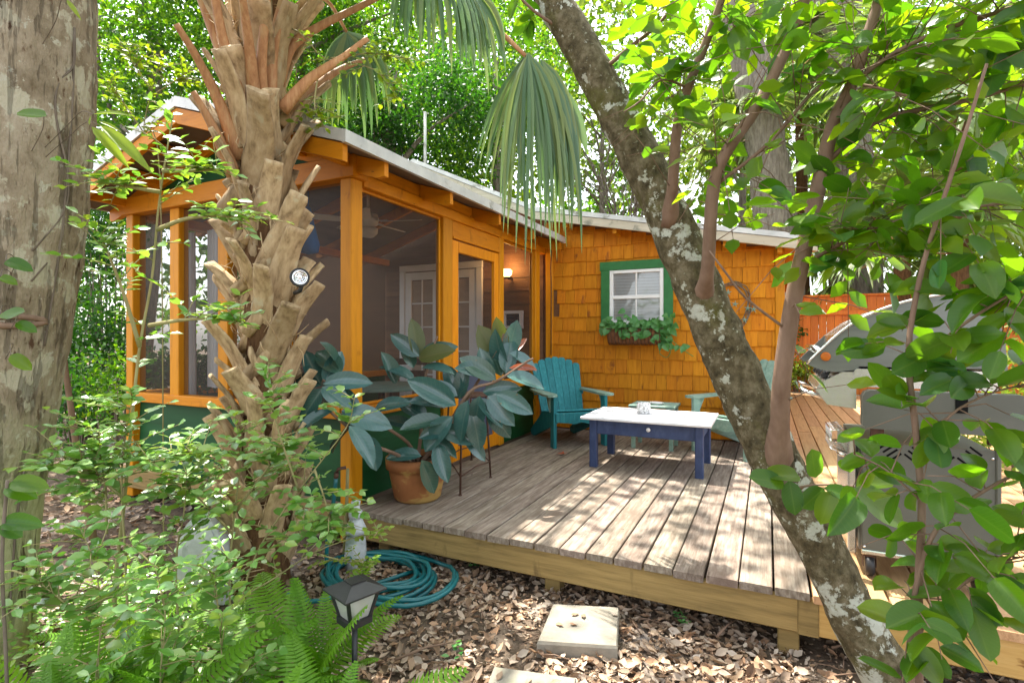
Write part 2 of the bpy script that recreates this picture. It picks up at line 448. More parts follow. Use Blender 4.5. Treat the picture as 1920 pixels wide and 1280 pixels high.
m_ground = surf('leafy_soil', [(.25, (.060, .042, .028)), (.5, (.13, .095, .068)), (.75, (.22, .175, .135))], 9, (1, 1, 1), .95, .1, bump=.8, bscale=50, bdist=.02,
                spots=((1.3, .60, .08, (.34, .30, .27), (1, 1, 1)), (40, .60, .06, (.035, .026, .018), (1, 1, 1))), detail=9)
m_cloth = surf('white_curtain', [(.3, (.62, .62, .62)), (.7, (.72, .72, .72))], 3, (8, 8, .3), .85, .1, bump=.2)
m_blue = surf('blue_cloth', [(.3, (.012, .10, .33)), (.7, (.02, .17, .48))], 5, (3, 3, .5), .7, .2, bump=.1)
m_fan = surf('fan_white', [(.3, (.76, .75, .72)), (.7, (.82, .81, .78))], 4, (1, 1, 1), .5, .4, bump=.03)
m_kick = surf('slate_kick_panel', [(.3, (.050, .060, .095)), (.7, (.080, .092, .135))], 4, (1, 1, 1), .5, .4, bump=.05)
m_blind = surf('white_blind', [(.3, (.66, .67, .68)), (.7, (.74, .75, .76))], 4, (1, 1, 1), .6, .3, bump=0)
m_room = surf('dim_room', [(.3, (.12, .11, .10)), (.7, (.18, .165, .15))], 2, (1, 1, 1), .9, .1, bump=0)
m_tan = surf('tan_blind', [(.3, (.36, .27, .20)), (.7, (.44, .34, .26))], 2, (1, 1, 4), .8, .1, bump=0)

def m_screen_():
    M = Mt('insect_screen')
    tr = M.n('BsdfTransparent')
    df = M.n('BsdfPrincipled', {'Base Color': (.034, .025, .017, 1), 'Roughness': .6})
    return M.done(M.n('MixShader', {0: .44, 1: tr.outputs[0], 2: df.outputs[0]}).outputs[0])
m_screen = m_screen_()
def m_glass_(name, tint=(.9, .95, .95), gl=.16):
    M = Mt(name)
    tr = M.n('BsdfTransparent', {'Color': (*tint, 1)})
    g = M.n('BsdfGlossy', {'Roughness': .03, 'Color': (1, 1, 1, 1)})
    fr = M.n('Fresnel', {'IOR': 1.5})
    f = M.n('Math', {0: fr.outputs[0], 1: gl}, operation='ADD', use_clamp=True)
    return M.done(M.n('MixShader', {0: f.outputs[0], 1: tr.outputs[0], 2: g.outputs[0]}).outputs[0])
m_glass = m_glass_('window_glass', (.95, .97, .97), .04)
def m_frost_():
    M = Mt('lantern_glass')
    tr = M.n('BsdfTransparent', {'Color': (.85, .85, .80, 1)})
    d = M.n('BsdfPrincipled', {'Base Color': (.70, .70, .64, 1), 'Roughness': .35})
    return M.done(M.n('MixShader', {0: .5, 1: tr.outputs[0], 2: d.outputs[0]}).outputs[0])
m_frost = m_frost_()
def m_emit_(name, c, s):
    M = Mt(name)
    return M.done(M.n('Emission', {'Color': (*c, 1), 'Strength': s}).outputs[0])
m_bulb = m_emit_('warm_bulb', (1, .62, .22), 3.0)
def m_jar_():
    M = Mt('speckled_glass')
    v = M.n('TexVoronoi', {'Vector': M.n('TexCoord').outputs['Object'], 'Scale': 60.0})
    c = M.ramp(v.outputs['Distance'], [(.0, (.15, .14, .13)), (.35, (.40, .39, .38)), (.6, (.72, .72, .72))])
    return M.done(M.n('BsdfPrincipled', {'Base Color': c, 'Roughness': .25}).outputs[0])
m_jar = m_jar_()

# foliage
g = lambda *a: [(i / (len(a) - 1), c) for i, c in enumerate(a)]
m_leafF = leafm('broad_green_leaf', g((.030, .095, .010), (.048, .130, .010), (.065, .145, .010), (.085, .155, .010), (.030, .11, .045)), (3.2, 2.9, .6), .58, .33, .5, 'obj', (.6, (.14, .23, .03), (.028, .09, .012)))
m_leafF2 = leafm('broad_green_leaf_mass', g((.045, .120, .010), (.07, .15, .010), (.11, .18, .010)), (3.2, 2.9, .6), .58, .35, .5)
m_rubber = leafm('rubber_plant_leaf', g((.022, .072, .058), (.036, .105, .092), (.056, .135, .126), (.034, .085, .050)), (1.2, 1.3, .8), .10, .24, .7, 'obj', (.35, (.13, .20, .15), (.014, .050, .044)))
m_rubred = leafm('rubber_plant_red_leaf', g((.30, .085, .045), (.38, .14, .06)), (1.4, 1.2, 1.0), .3, .3, .6, 'obj')
m_rubolive = leafm('rubber_plant_leaf_underside', g((.085, .105, .030), (.11, .12, .035)), (1.5, 1.5, .8), .3, .4, .4, 'obj', (.5, (.16, .14, .05), (.07, .09, .03)))
m_priv = leafm('privet_leaf', g((.08, .21, .028), (.13, .28, .05), (.22, .37, .11), (.23, .33, .03)), (1.9, 1.8, .6), .32, .30, 1.0)
m_priv2 = leafm('yellow_green_leaf', g((.12, .20, .02), (.20, .28, .02), (.10, .20, .04)), (1.8, 1.7, .5), .45, .35, .5)
m_fern = leafm('fern_leaf', g((.085, .22, .010), (.115, .265, .012), (.15, .30, .02)), (2.0, 1.9, .6), .42, .45, .4, 'obj')
m_oak = leafm('oak_leaf', g((.022, .075, .008), (.038, .115, .010), (.065, .155, .012), (.11, .19, .014)), (2.8, 2.6, .6), .48, .45, .4)
m_dark = leafm('dark_evergreen_leaf', g((.014, .058, .010), (.024, .090, .012), (.045, .130, .014)), (2.3, 2.4, .6), .42, .45, .4)
m_lime = leafm('lime_leaf', g((.10, .19, .018), (.15, .24, .022), (.20, .27, .03), (.07, .15, .02)), (1.9, 1.8, .7), .48, .45, .4)  # yellow-green leaf colour, varied leaf by leaf
m_palmleaf = leafm('palm_leaf', g((.075, .150, .065), (.11, .20, .09), (.16, .25, .11), (.20, .24, .06)), (1.7, 1.7, .9), .35, .38, .5)
m_palmfar = leafm('sunlit_palm_leaf', g((.11, .18, .045), (.16, .23, .065), (.21, .26, .08)), (1.6, 1.6, .8), .4, .4, .5)  # paler copy of the palm leaf, sunlight put into its colour
m_litter = leafm('dry_fallen_leaf', g((.12, .070, .042), (.30, .195, .115), (.44, .32, .22), (.38, .225, .13), (.22, .15, .10), (.50, .39, .29), (.35, .25, .175), (.54, .45, .36), (.26, .16, .095)), (1.1, 1.0, .9), .10, .7, .25)
m_ivy = leafm('ivy_leaf', g((.035, .15, .035), (.06, .21, .05), (.13, .30, .08)), (1.6, 1.6, .8), .3, .4, .5)
m_redleaf = surf('red_dead_leaf', [(.3, (.30, .05, .02)), (.7, (.42, .10, .04))], 9, (1, 1, 1), .7, .2, bump=.1)

# ------------------------------------------------------------------ ground
def terrain_z(x, y):
    return .05 * noise.noise(Vector((x * .5, y * .5, 1))) + .022 * noise.noise(Vector((x * 2.3, y * 2.3, 5))) + (.03 * max(0, -x - 4) if x < -4 else 0) - .03
def build_ground():
    xs = np.concatenate([np.linspace(-60, -7, 26), np.linspace(-6.6, 4, 86), np.linspace(5, 60, 22)])
    ys = np.concatenate([np.linspace(-25, -1, 12), np.linspace(-.6, 8, 70), np.linspace(9, 90, 30)])
    vs = np.array([(x, y, terrain_z(x, y) if abs(x) < 12 and y < 16 else -.03) for y in ys for x in xs])
    nx = len(xs)
    i, j = np.meshgrid(np.arange(nx - 1), np.arange(len(ys) - 1))
    a = (j * nx + i).ravel()
    put('ground', np_mesh('ground', vs, np.stack([a, a + 1, a + nx + 1, a + nx], 1), m_ground, True), kind='structure')
build_ground()

# ------------------------------------------------------------------ cottage
PX0, PX1, PY0, PY1 = -5.16, -2.55, 2.77, 6.30      # screened porch
ZD = 0.28                                           # deck and porch floor
RIDGE = (PX0 + PX1) / 2
def zu(x):                                          # underside of the porch roof
    return 2.58 + .32 * (1.595 - abs(x - RIDGE))
MAIN = [(.45, 2.42), (-2.56, 3.02), (-4.4, 3.88), (-7.6, 2.5)]
def ztop(x):
    for (x0, z0), (x1, z1) in zip(MAIN, MAIN[1:]):
        if x1 <= x <= x0:
            return z0 + (z1 - z0) * (x - x0) / (x1 - x0)
    return 2.4

cot = thing('cottage', 'amber wood cottage with screened porch, green knee walls and shingle wall', 'cottage', (-2.55, 6.3, 0))
mb = MB()
prof = [(.16, .0), (.16, ztop(.16) - .11), (-2.56, 2.91), (-4.4, 3.77), (-7.3, 2.5), (-7.3, .0)]
mb.extrude([(x, 6.30, z) for x, z in prof], (0, .12, 0))
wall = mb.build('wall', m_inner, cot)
mb = MB(); mb.box((.10, 9.3, 1.2), (.12, 5.76, 2.3)); mb.box((-7.24, 9.3, 1.2), (.12, 5.76, 2.4)); mb.box((-3.6, 12.1, 1.2), (7.2, .12, 2.4))
side = mb.build('side_wall', m_amber, cot)

# shingles of the window wall, one by one
WX0, WX1, WZ0, WZ1 = -1.815, -.968, 1.47, 2.33
sh_meshes = {}
def shingle_mesh(w, h):
    k = (round(w, 3), round(h, 3))
    if k not in sh_meshes:
        m = MB()
        hw = w / 2
        m.add([(-hw, 0, h), (hw, 0, h), (hw, 0, 0), (-hw, 0, 0), (-hw, -.004, h), (hw, -.004, h), (hw, -.020, 0), (-hw, -.020, 0), (-hw + .003, -.022, .01), (hw - .003, -.022, .01)],
              [(0, 1, 2, 3), (4, 8, 9, 5), (7, 6, 9, 8), (0, 4, 5, 1), (3, 2, 6, 7), (0, 3, 7, 8, 4), (1, 5, 9, 6, 2)])
        sh_meshes[k] = m.mesh('shingle', m_shingle)
    return sh_meshes[k]
widths = [.115, .138, .155, .172]
row = 0; z = ZD + .015; nsh = 0
while z < 2.95:
    x = -2.47 - random.uniform(0, .05)
    while x < .075:
        w = random.choice(widths)
        if x + w > .085: w = round(max(.05, .085 - x), 3)
        xc = x + w / 2
        top = ztop(xc) - .12
        h = min(.185, round((top - z) / .045) * .045)
        inside = WX0 - .0 < xc - w / 2 and xc + w / 2 < WX1 and WZ0 < z and z + .17 < WZ1
        if h > .04 and xc - w / 2 > -2.50 and not inside:
            put('shingle', shingle_mesh(w - .002, h), Matrix.Translation((xc, 6.298, z + random.uniform(-.006, .006))) @ Matrix.Rotation(random.uniform(-.008, .008), 4, 'Y'), wall)
            nsh += 1
        x += w
    z += .172
print('shingles', nsh)
# corner boards
for (x, y, w, d) in ((.125, 6.285, .09, .05), (-2.49, 6.275, .09, .06)):
    mb = MB(); mb.board((x, y, ZD + (ztop(x) - .13 - ZD) / 2), (w, d, ztop(x) - .13 - ZD), .006, 2)
    mb.build('corner_board', m_amber, cot)

# main roof: sheathing, covering, rake fascia
def roof_strip(poly_top, y0, y1, t0, t1, m, name, parent):
    """slab between t0 and t1 below the roof line"""
    mb = MB()
    for (a, b) in zip(poly_top, poly_top[1:]):
        mb.extrude([(a[0], y0, a[1] - t0), (b[0], y0, b[1] - t0), (b[0], y0, b[1] - t1), (a[0], y0, a[1] - t1)], (0, y1 - y0, 0))
    return mb.build(name, m, parent)
mroof = roof_strip(MAIN, 6.02, 12.3, 0, .05, m_roof, 'roof', cot)
m_soff = m_amber_h
roof_strip(MAIN, 6.06, 12.28, .052, .10, m_soff, 'soffit', mroof)
fas = surf('pale_rake_board', [(.3, (.42, .37, .27)), (.7, (.54, .48, .37))], 4, (.6, 1, 6), .6, .3, bump=.15, spots=((6, .6, .1, (.22, .21, .16), (1, 1, 1)),))
roof_strip(MAIN, 5.995, 6.055, .054, .145, fas, 'rake_board', mroof)
roof_strip([(a, b + .006) for a, b in MAIN], 5.985, 6.03, 0, .055, m_metal, 'drip_edge', mroof)
for x in (-2.2, -1.6, -1.0, -.4, .12):
    mb = MB(); mb.board((x, 6.18, ztop(x) - .15), (.045, .22, .09), .004, 1)
    mb.build('outrigger', m_amber, mroof)
mb = MB(); mb.tube([PY(797, 312, 6.6) + Vector((0, 0, -.3)), PY(797, 210, 6.6)], .022, 8)
mb.build('vent_pipe', m_metal, mroof)

# porch roof
pr = MB()
PR = [(-2.26, 2.65), (RIDGE, 3.16), (-5.45, 2.65)]
proof = roof_strip(PR, 2.42, 6.16, 0, .03, m_roof, 'roof', cot)
roof_strip(PR, 2.44, 6.14, .032, .068, m_ply, 'roof_deck', proof)
roof_strip([(a, b + .005) for a, b in PR], 2.385, 2.435, -.004, .07, m_metal, 'drip_edge', proof)
for s, x in ((1, -2.26), (-1, -5.45)):
    mb = MB()
    mb.box((x + s * .012, 4.27, 2.615), (.028, 3.78, .075))
    mb.build('drip_edge', m_metal, proof)
for xa, xb in ((-2.275, RIDGE), (RIDGE, -5.435)):
    mb = MB(); za = zu(xa) - .052; zb = zu(xb) - .052
    s = 1 if xb < xa else -1
    mb.extrude([(xa, 2.40, zu(xa) - .003), (xb, 2.40, zu(xb) - .003), (xb, 2.40, zu(xb) - .115), (xa, 2.40, zu(xa) - .105)], (0, .04, 0))
    mb.build('barge_board', m_amber_h, proof)
for k in range(-3, 4):
    if k == 0: continue
    x = RIDGE + k * .43
    mb = MB(); mb.board((x, 2.61, zu(x) - .05), (.045, .33, .088), .004, 1)
    mb.build('lookout', m_amber_h, proof)
for y in (2.775, 3.58, 4.43, 5.25, 6.05):
    for s in (1, -1):
        xt = RIDGE + s * 1.585; xr = RIDGE + s * .02
        mb = MB()
        mb.extrude([(xt, y, zu(xt) - .002), (xr, y, zu(xr) - .002), (xr, y, zu(xr) - .125), (xt - s * .06, y, zu(xt - s * .06) - .12), (xt, y, zu(xt) - .095)], (0, .042, 0))
        mb.build('rafter', m_amber_h, proof)
mb = MB(); mb.board((RIDGE, 4.5, 3.03), (.04, 3.4, .16), .004, 1); mb.build('ridge_beam', m_amber_h, proof)

# porch frame
def post(x0, x1, y0, y1, z0, z1, m=m_amber):
    mb = MB(); mb.board(((x0 + x1) / 2, (y0 + y1) / 2, (z0 + z1) / 2), (x1 - x0, y1 - y0, z1 - z0), .006, 2)
    return mb.build('post', m, cot)
ZS0, ZS1, ZP = .86, .94, 2.48
post(-2.645, -2.545, 2.765, 2.88, .02, 2.51)
post(-5.165, -5.065, 2.765, 2.88, .02, 2.51)
for x in (-4.50, -3.885, -3.22):
    post(x - .06, x + .06, 2.78, 2.87, ZS1, 2.51)
for (a, b) in ((3.92, 4.068), (4.992, 5.10), (5.97, 6.10)):
    post(-2.64, -2.552, a, b, ZD, ZP)
def rail(name, c, d, axis, m=m_amber_h):
    mb = MB(); mb.board(c, d, .005, axis); return mb.build(name, m, cot)
rail('beam', (RIDGE, 2.815, 2.587), (2.70, .15, .15), 0)
rail('top_plate', (-2.60, 4.585, 2.522), (.13, 3.40, .084), 1)
rail('top_plate', (-5.11, 4.585, 2.522), (.13, 3.40, .084), 1)
for (a, b) in ((2.83, 3.58), (3.63, 4.43), (4.48, 5.25), (5.30, 6.05)):
    rail('blocking', (-2.575, (a + b) / 2, 2.617), (.035, b - a - .012, .10), 1)
rail('header', (-2.585, 4.53, 2.40), (.06, .918, .155), 1)
rail('trim_strip', (-2.552, 4.53, 2.327), (.02, .918, .02), 1)
rail('sill', (-3.855, 2.815, .90), (2.42, .115, .08), 0)
for a, b in ((2.885, 3.918), (5.102, 5.968)):
    rail('sill', (-2.598, (a + b) / 2, .90), (.105, b - a, .08), 1)
rail('sill', (-5.11, 4.585, .90), (.105, 3.4, .08), 1)
rail('floor_rim', (-3.905, 2.755, .19), (2.70, .04, .17), 0, m_rim)
mb = MB(); mb.box((RIDGE, 4.54, .24), (2.5, 3.5, .06)); mb.build('porch_floor', m_floor, cot)
# thin screen mouldings in the amber frame
for a, b in ((2.882, 3.918), (5.102, 5.968)):
    for z in (ZS1 + .012, ZP - .012):
        rail('screen_moulding', (-2.592, (a + b) / 2, z), (.018, b - a, .022), 1)
    for y in (a + .012, b - .012):
        mb = MB(); mb.board((-2.592, y, (ZS1 + ZP) / 2), (.018, .022, ZP - ZS1 - .05), .003, 2); mb.build('screen_moulding', m_amber, cot)
# green lap siding
def lap(p0, p1, z0, z1, n, out):
    """n lapped boards from p0 to p1 (xy), out = outward normal"""
    p0, p1, out = Vector((*p0, 0)), Vector((*p1, 0)), Vector((*out, 0))
    hgt = (z1 - z0) / n
    d = (p1 - p0)
    for k in range(n):
        a = z0 + k * hgt
        mb = MB()
        sec = [(.0, a), (.022, a), (.010, a + hgt + (.012 if k < n - 1 else 0)), (.0, a + hgt + (.012 if k < n - 1 else 0))]
        mb.extrude([p0 + out * o + Vector((0, 0, zz)) for o, zz in sec], d)
        mb.build('siding_board', m_green, cot)
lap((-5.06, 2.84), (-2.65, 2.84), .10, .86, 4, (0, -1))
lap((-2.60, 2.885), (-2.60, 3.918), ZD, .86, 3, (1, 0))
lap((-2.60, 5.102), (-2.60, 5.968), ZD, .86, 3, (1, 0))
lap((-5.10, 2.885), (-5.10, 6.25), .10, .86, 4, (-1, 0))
# green gable boards
for k in range(4):
    z0 = 2.662 + k * .14; z1 = z0 + .15
    def half(z): return max(0, 1.595 - (z - 2.58) / .32) if z > 2.58 else 1.3
    h0 = min(1.30, half(z0) - .02); h1 = min(1.30, half(z1) - .02)
    if h0 <= 0: break
    h1 = max(h1, .01)
    mb = MB()
    mb.extrude([(RIDGE - h0, 2.80, z0), (RIDGE + h0, 2.80, z0), (RIDGE + h1, 2.812, min(z1, 3.08)), (RIDGE - h1, 2.812, min(z1, 3.08))], (0, .02, 0))
    mb.build('gable_board', m_green, cot)
# interior boards of the back wall inside the porch
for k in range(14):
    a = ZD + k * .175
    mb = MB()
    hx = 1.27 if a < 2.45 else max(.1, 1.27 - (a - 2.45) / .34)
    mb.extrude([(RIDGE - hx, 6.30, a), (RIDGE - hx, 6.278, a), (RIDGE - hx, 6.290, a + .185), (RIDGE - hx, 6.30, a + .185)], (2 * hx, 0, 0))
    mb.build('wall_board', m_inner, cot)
# insect screens
def screen(p0, p1, z0, z1):
    mb = MB()
    mb.add([(*p0, z0), (*p1, z0), (*p1, z1), (*p0, z1)], [(0, 1, 2, 3)])
    mb.build('screen', m_screen, cot)
for a, b in ((-5.07, -4.56), (-4.44, -3.945), (-3.825, -3.28), (-3.16, -2.64)):
    screen((a, 2.825), (b, 2.825), ZS1, 2.51)
for a, b in ((2.88, 3.92), (5.10, 5.97)):
    screen((-2.602, a), (-2.602, b), ZS1, ZP)
screen((-5.11, 2.88), (-5.11, 6.27), ZS1, ZP)
# screen door
dr = put('screen_door', None, Matrix.Translation((-2.58, 4.53, ZD)), cot)
def dpart(name, c, d, axis, m=m_door):
    mb = MB(); mb.board(c, d, .004, axis); return mb.build(name, m, dr)
dpart('stile', (-2.578, 4.125, 1.30), (.042, .10, 2.01), 2); dpart('stile', (-2.578, 4.938, 1.30), (.042, .095, 2.01), 2)
dpart('rail', (-2.577, 4.533, 2.255), (.040, .714, .10), 1); dpart('rail', (-2.577, 4.533, 1.13), (.040, .714, .085), 1); dpart('rail', (-2.577, 4.533, .355), (.040, .714, .12), 1)
dpart('kick_panel', (-2.59, 4.533, .75), (.014, .72, .68), 1, m_kick)
mb = MB(); mb.add([(-2.59, 4.17, 1.17), (-2.59, 4.89, 1.17), (-2.59, 4.89, 2.21), (-2.59, 4.17, 2.21)], [(0, 1, 2, 3)]); mb.build('screen', m_screen, dr)
mb = MB(); mb.lathe([(.0, -.02), (.012, -.018), (.012, .0), (.02, .006), (.024, .022), (.015, .034), (0, .038)], n=12)
mb.build('knob', m_chrome, dr, Matrix.Translation((-2.555, 4.935, 1.16)) @ Matrix.Rotation(math.pi / 2, 4, 'Y'))

# green framed window
win = put('window', None, Matrix.Translation(((WX0 + WX1) / 2, 6.28, WZ0)), cot)
def wpart(name, c, d, axis, m): 
    mb = MB(); mb.board(c, d, .004, axis); return mb.build(name, m, win)
T = .105
xc = (WX0 + WX1) / 2
wpart('trim_board', (xc, 6.262, WZ1 - T / 2), (WX1 - WX0 + .02, .036, T), 0, m_gtrim)
wpart('trim_board', (xc, 6.262, WZ0 + T / 2), (WX1 - WX0 + .02, .036, T), 0, m_gtrim)
for x in (WX0 + T / 2, WX1 - T / 2):
    wpart('trim_board', (x, 6.264, (WZ0 + WZ1) / 2), (T, .034, WZ1 - WZ0 - 2 * T), 2, m_gtrim)
sx0, sx1, sz0, sz1 = WX0 + T, WX1 - T, WZ0 + T, WZ1 - T
zm = (sz0 + sz1) / 2
for x in (sx0 + .0225, sx1 - .0225): wpart('sash', (x, 6.272, zm), (.045, .03, sz1 - sz0), 2, m_white)
for z, t in ((sz1 - .02, .04), (zm, .042), (sz0 + .025, .05)): wpart('sash', (xc, 6.271, z), (sx1 - sx0 - .09, .032, t), 0, m_white)
for a, b in ((zm + .021, sz1 - .04), (sz0 + .05, zm - .021)):
    wpart('muntin', (xc, 6.276, (a + b) / 2), (.018, .016, b - a), 2, m_white)
    for x0, x1 in ((sx0 + .045, xc - .009), (xc + .009, sx1 - .045)):
        mb = MB(); mb.add([(x0, 6.283, a), (x1, 6.283, a), (x1, 6.283, b), (x0, 6.283, b)], [(0, 1, 2, 3)]); mb.build('pane', m_glass, win)
zz = sz0 + .06
while zz < sz1 - .03:
    mb = MB(); mb.box((xc, 6.2935, zz), (sx1 - sx0 - .06, .003, .034), Matrix.Rotation(.12, 3, 'X')); mb.build('blind_slat', m_blind, win); zz += .036
# french door seen through the screens
fd = put('french_door', None, Matrix.Translation((-4.13, 6.27, ZD)), cot)
def fpart(name, c, d, axis, m=m_white):
    mb = MB(); mb.board(c, d, .004, axis); return mb.build(name, m, fd)
for x in (-4.78, -3.50): fpart('casing', (x, 6.255, 1.32), (.09, .04, 2.08), 2)
fpart('casing', (-4.14, 6.255, 2.41), (1.37, .04, .09), 0)
for x0, x1 in ((-4.73, -4.145), (-4.135, -3.55)):
    for x in (x0 + .055, x1 - .055): fpart('stile', (x, 6.262, 1.32), (.11, .035, 2.06), 2)
    for z, t in ((2.295, .11), (.42, .27)): fpart('rail', ((x0 + x1) / 2, 6.262, z), (x1 - x0 - .22, .034, t), 0)
    a, b = .555, 2.24
    n = 5
    xm = (x0 + x1) / 2
    fpart('muntin', (xm, 6.258, (a + b) / 2), (.022, .02, b - a), 2)
    for k in range(1, n): 
        for q in (-1, 1):
            fpart('muntin', (xm + q * .0955, 6.259, a + (b - a) * k / n), (.168, .018, .022), 0)
    for k in range(n):
        for xx0, xx1 in ((x0 + .11, xm - .011), (xm + .011, x1 - .11)):
            mb = MB(); za = a + (b - a) * k / n + .011; zb = a + (b - a) * (k + 1) / n - .011
            mb.add([(xx0, 6.266, za), (xx1, 6.266, za), (xx1, 6.266, zb), (xx0, 6.266, zb)], [(0, 1, 2, 3)])
            mb.build('pane', m_tan, fd)
# vent box on the back wall of the porch
p0, p1 = PY(945, 583, 6.26), PY(981, 616, 6.26)
vb = put('wall_vent', None, Matrix.Translation((p0 + p1) / 2), cot)
c = (p0 + p1) / 2; w, h = p1.x - p0.x, p0.z - p1.z
for (dx, dz, ww, hh, ax) in ((-w / 2 + .02, 0, .04, h - .08, 2), (w / 2 - .02, 0, .04, h - .08, 2), (0, h / 2 - .02, w, .04, 0), (0, -h / 2 + .02, w, .04, 0)):
    mb = MB(); mb.board((c.x + dx, 6.245, c.z + dz), (ww, .06, hh), .004, ax); mb.build('frame', m_white, vb)
for k in range(5):
    mb = MB(); mb.box((c.x, 6.262, c.z - h / 2 + .06 + k * (h - .12) / 4), (w - .08, .02, .028), Matrix.Rotation(.6, 3, 'X')); mb.build('louver', m_kick, vb)
# steel cable and hook fittings on the corner
mb = MB(); mb.tube([(-2.45, 6.24, 2.52), (-2.46, 6.235, 2.30), (-2.452, 6.235, 2.06), (-2.455, 6.235, 1.2)], .006, 6)
mb.build('cable', m_iron, cot)

# ------------------------------------------------------------------ deck
deck = thing('deck', 'low wooden deck of weathered grey boards with newer brown boards on its right', 'deck', (-1.2, 4.5, 0))
bm_old = []
for k in range(4):
    m = MB(); m.board((0, 0, 0), (.1405, 3.57 + .006 * k, .036), .004, 1)
    bm_old.append(m.mesh('deck_board', m_deck))
for k in range(18):
    x = .105 - k * .150
    if x < -2.53: break
    put('deck_board', bm_old[k % 4], Matrix.Translation((x, 4.50 + random.uniform(-.008, .002), ZD - .018 + random.uniform(-.002, .0015))) @ Matrix.Rotation(random.uniform(-.0012, .0012), 4, 'Z'), deck)
m = MB(); m.board((0, 0, 0), (.1435, 4.6, .036), .004, 1); nb1 = m.mesh('deck_board', m_newdeck)
m = MB(); m.board((0, 0, 0), (.1435, 4.94, .036), .004, 1); nb2 = m.mesh('deck_board', m_newdeck)
for k in range(18):
    x = .258 + k * .150
    off = (k % 3 - 1) * .5
    m1 = MB()
    y0, ym, y1 = 2.705, 7.3 + off, 12.25
    for a, b in ((y0, ym - .003), (ym + .003, y1)):
        mm = MB(); mm.board((0, 0, 0), (.1415, b - a, .036), .004, 1)
        put('deck_board', mm.mesh('deck_board', m_newdeck), Matrix.Translation((x, (a + b) / 2, ZD - .018 + random.uniform(-.002, .0015))), deck)
def dkp(name, c, d, axis, m):
    mb = MB(); mb.board(c, d, .006, axis); return mb.build(name, m, deck)
dkp('rim_board', (-1.2, 2.745, .165), (2.65, .04, .155), 0, m_rim)
dkp('rim_board', (1.60, 2.745, .165), (2.80, .04, .155), 0, m_rimnew)
dkp('rim_board', (.168, 2.742, .165), (.085, .05, .157), 2, m_rim)
dkp('rim_board', (1.55, 12.29, .24), (2.8, .04, .09), 0, fas)
for (x, y) in ((.09, 2.81), (-1.1, 2.85), (-2.3, 2.85), (1.5, 2.81), (2.8, 2.81), (.09, 4.6)):
    dkp('deck_post', (x, y, .02), (.09, .09, .26), 2, m_rim)
for y in (3.4, 4.2, 5.0, 5.8):
    dkp('joist', (-.0, y, .16), (5.0, .04, .13), 0, m_rim)

# ------------------------------------------------------------------ fence behind the deck
fen = thing('board_fence', 'bright orange stained board fence behind the far end of the deck', 'fence', (2.2, 12.7, 0))
for k in range(32):
    m = MB(); m.board((0, 0, 0), (.138, .02, 2.0), .003, 2)
    mesh = m.mesh('board', m_fence) if k == 0 else mesh
    put('board', mesh, Matrix.Translation((-.1 + k * .143, 12.72 + (k % 2) * .004, 1.26)), fen)
for z in (.55, 1.15, 1.92):
    m = MB(); m.board((2.2, 12.68, z), (4.6, .045, .09), .004, 0); m.build('rail', m_fence, fen)
m = MB(); m.board((2.2, 12.70, 2.275), (4.65, .10, .04), .004, 0); m.build('cap_rail', m_fence, fen)
for x in (-.1, 1.5, 3.1, 4.5):
    m = MB(); m.board((x, 12.78, 1.1), (.09, .09, 2.3), .004, 2); m.build('post', m_fence, fen)

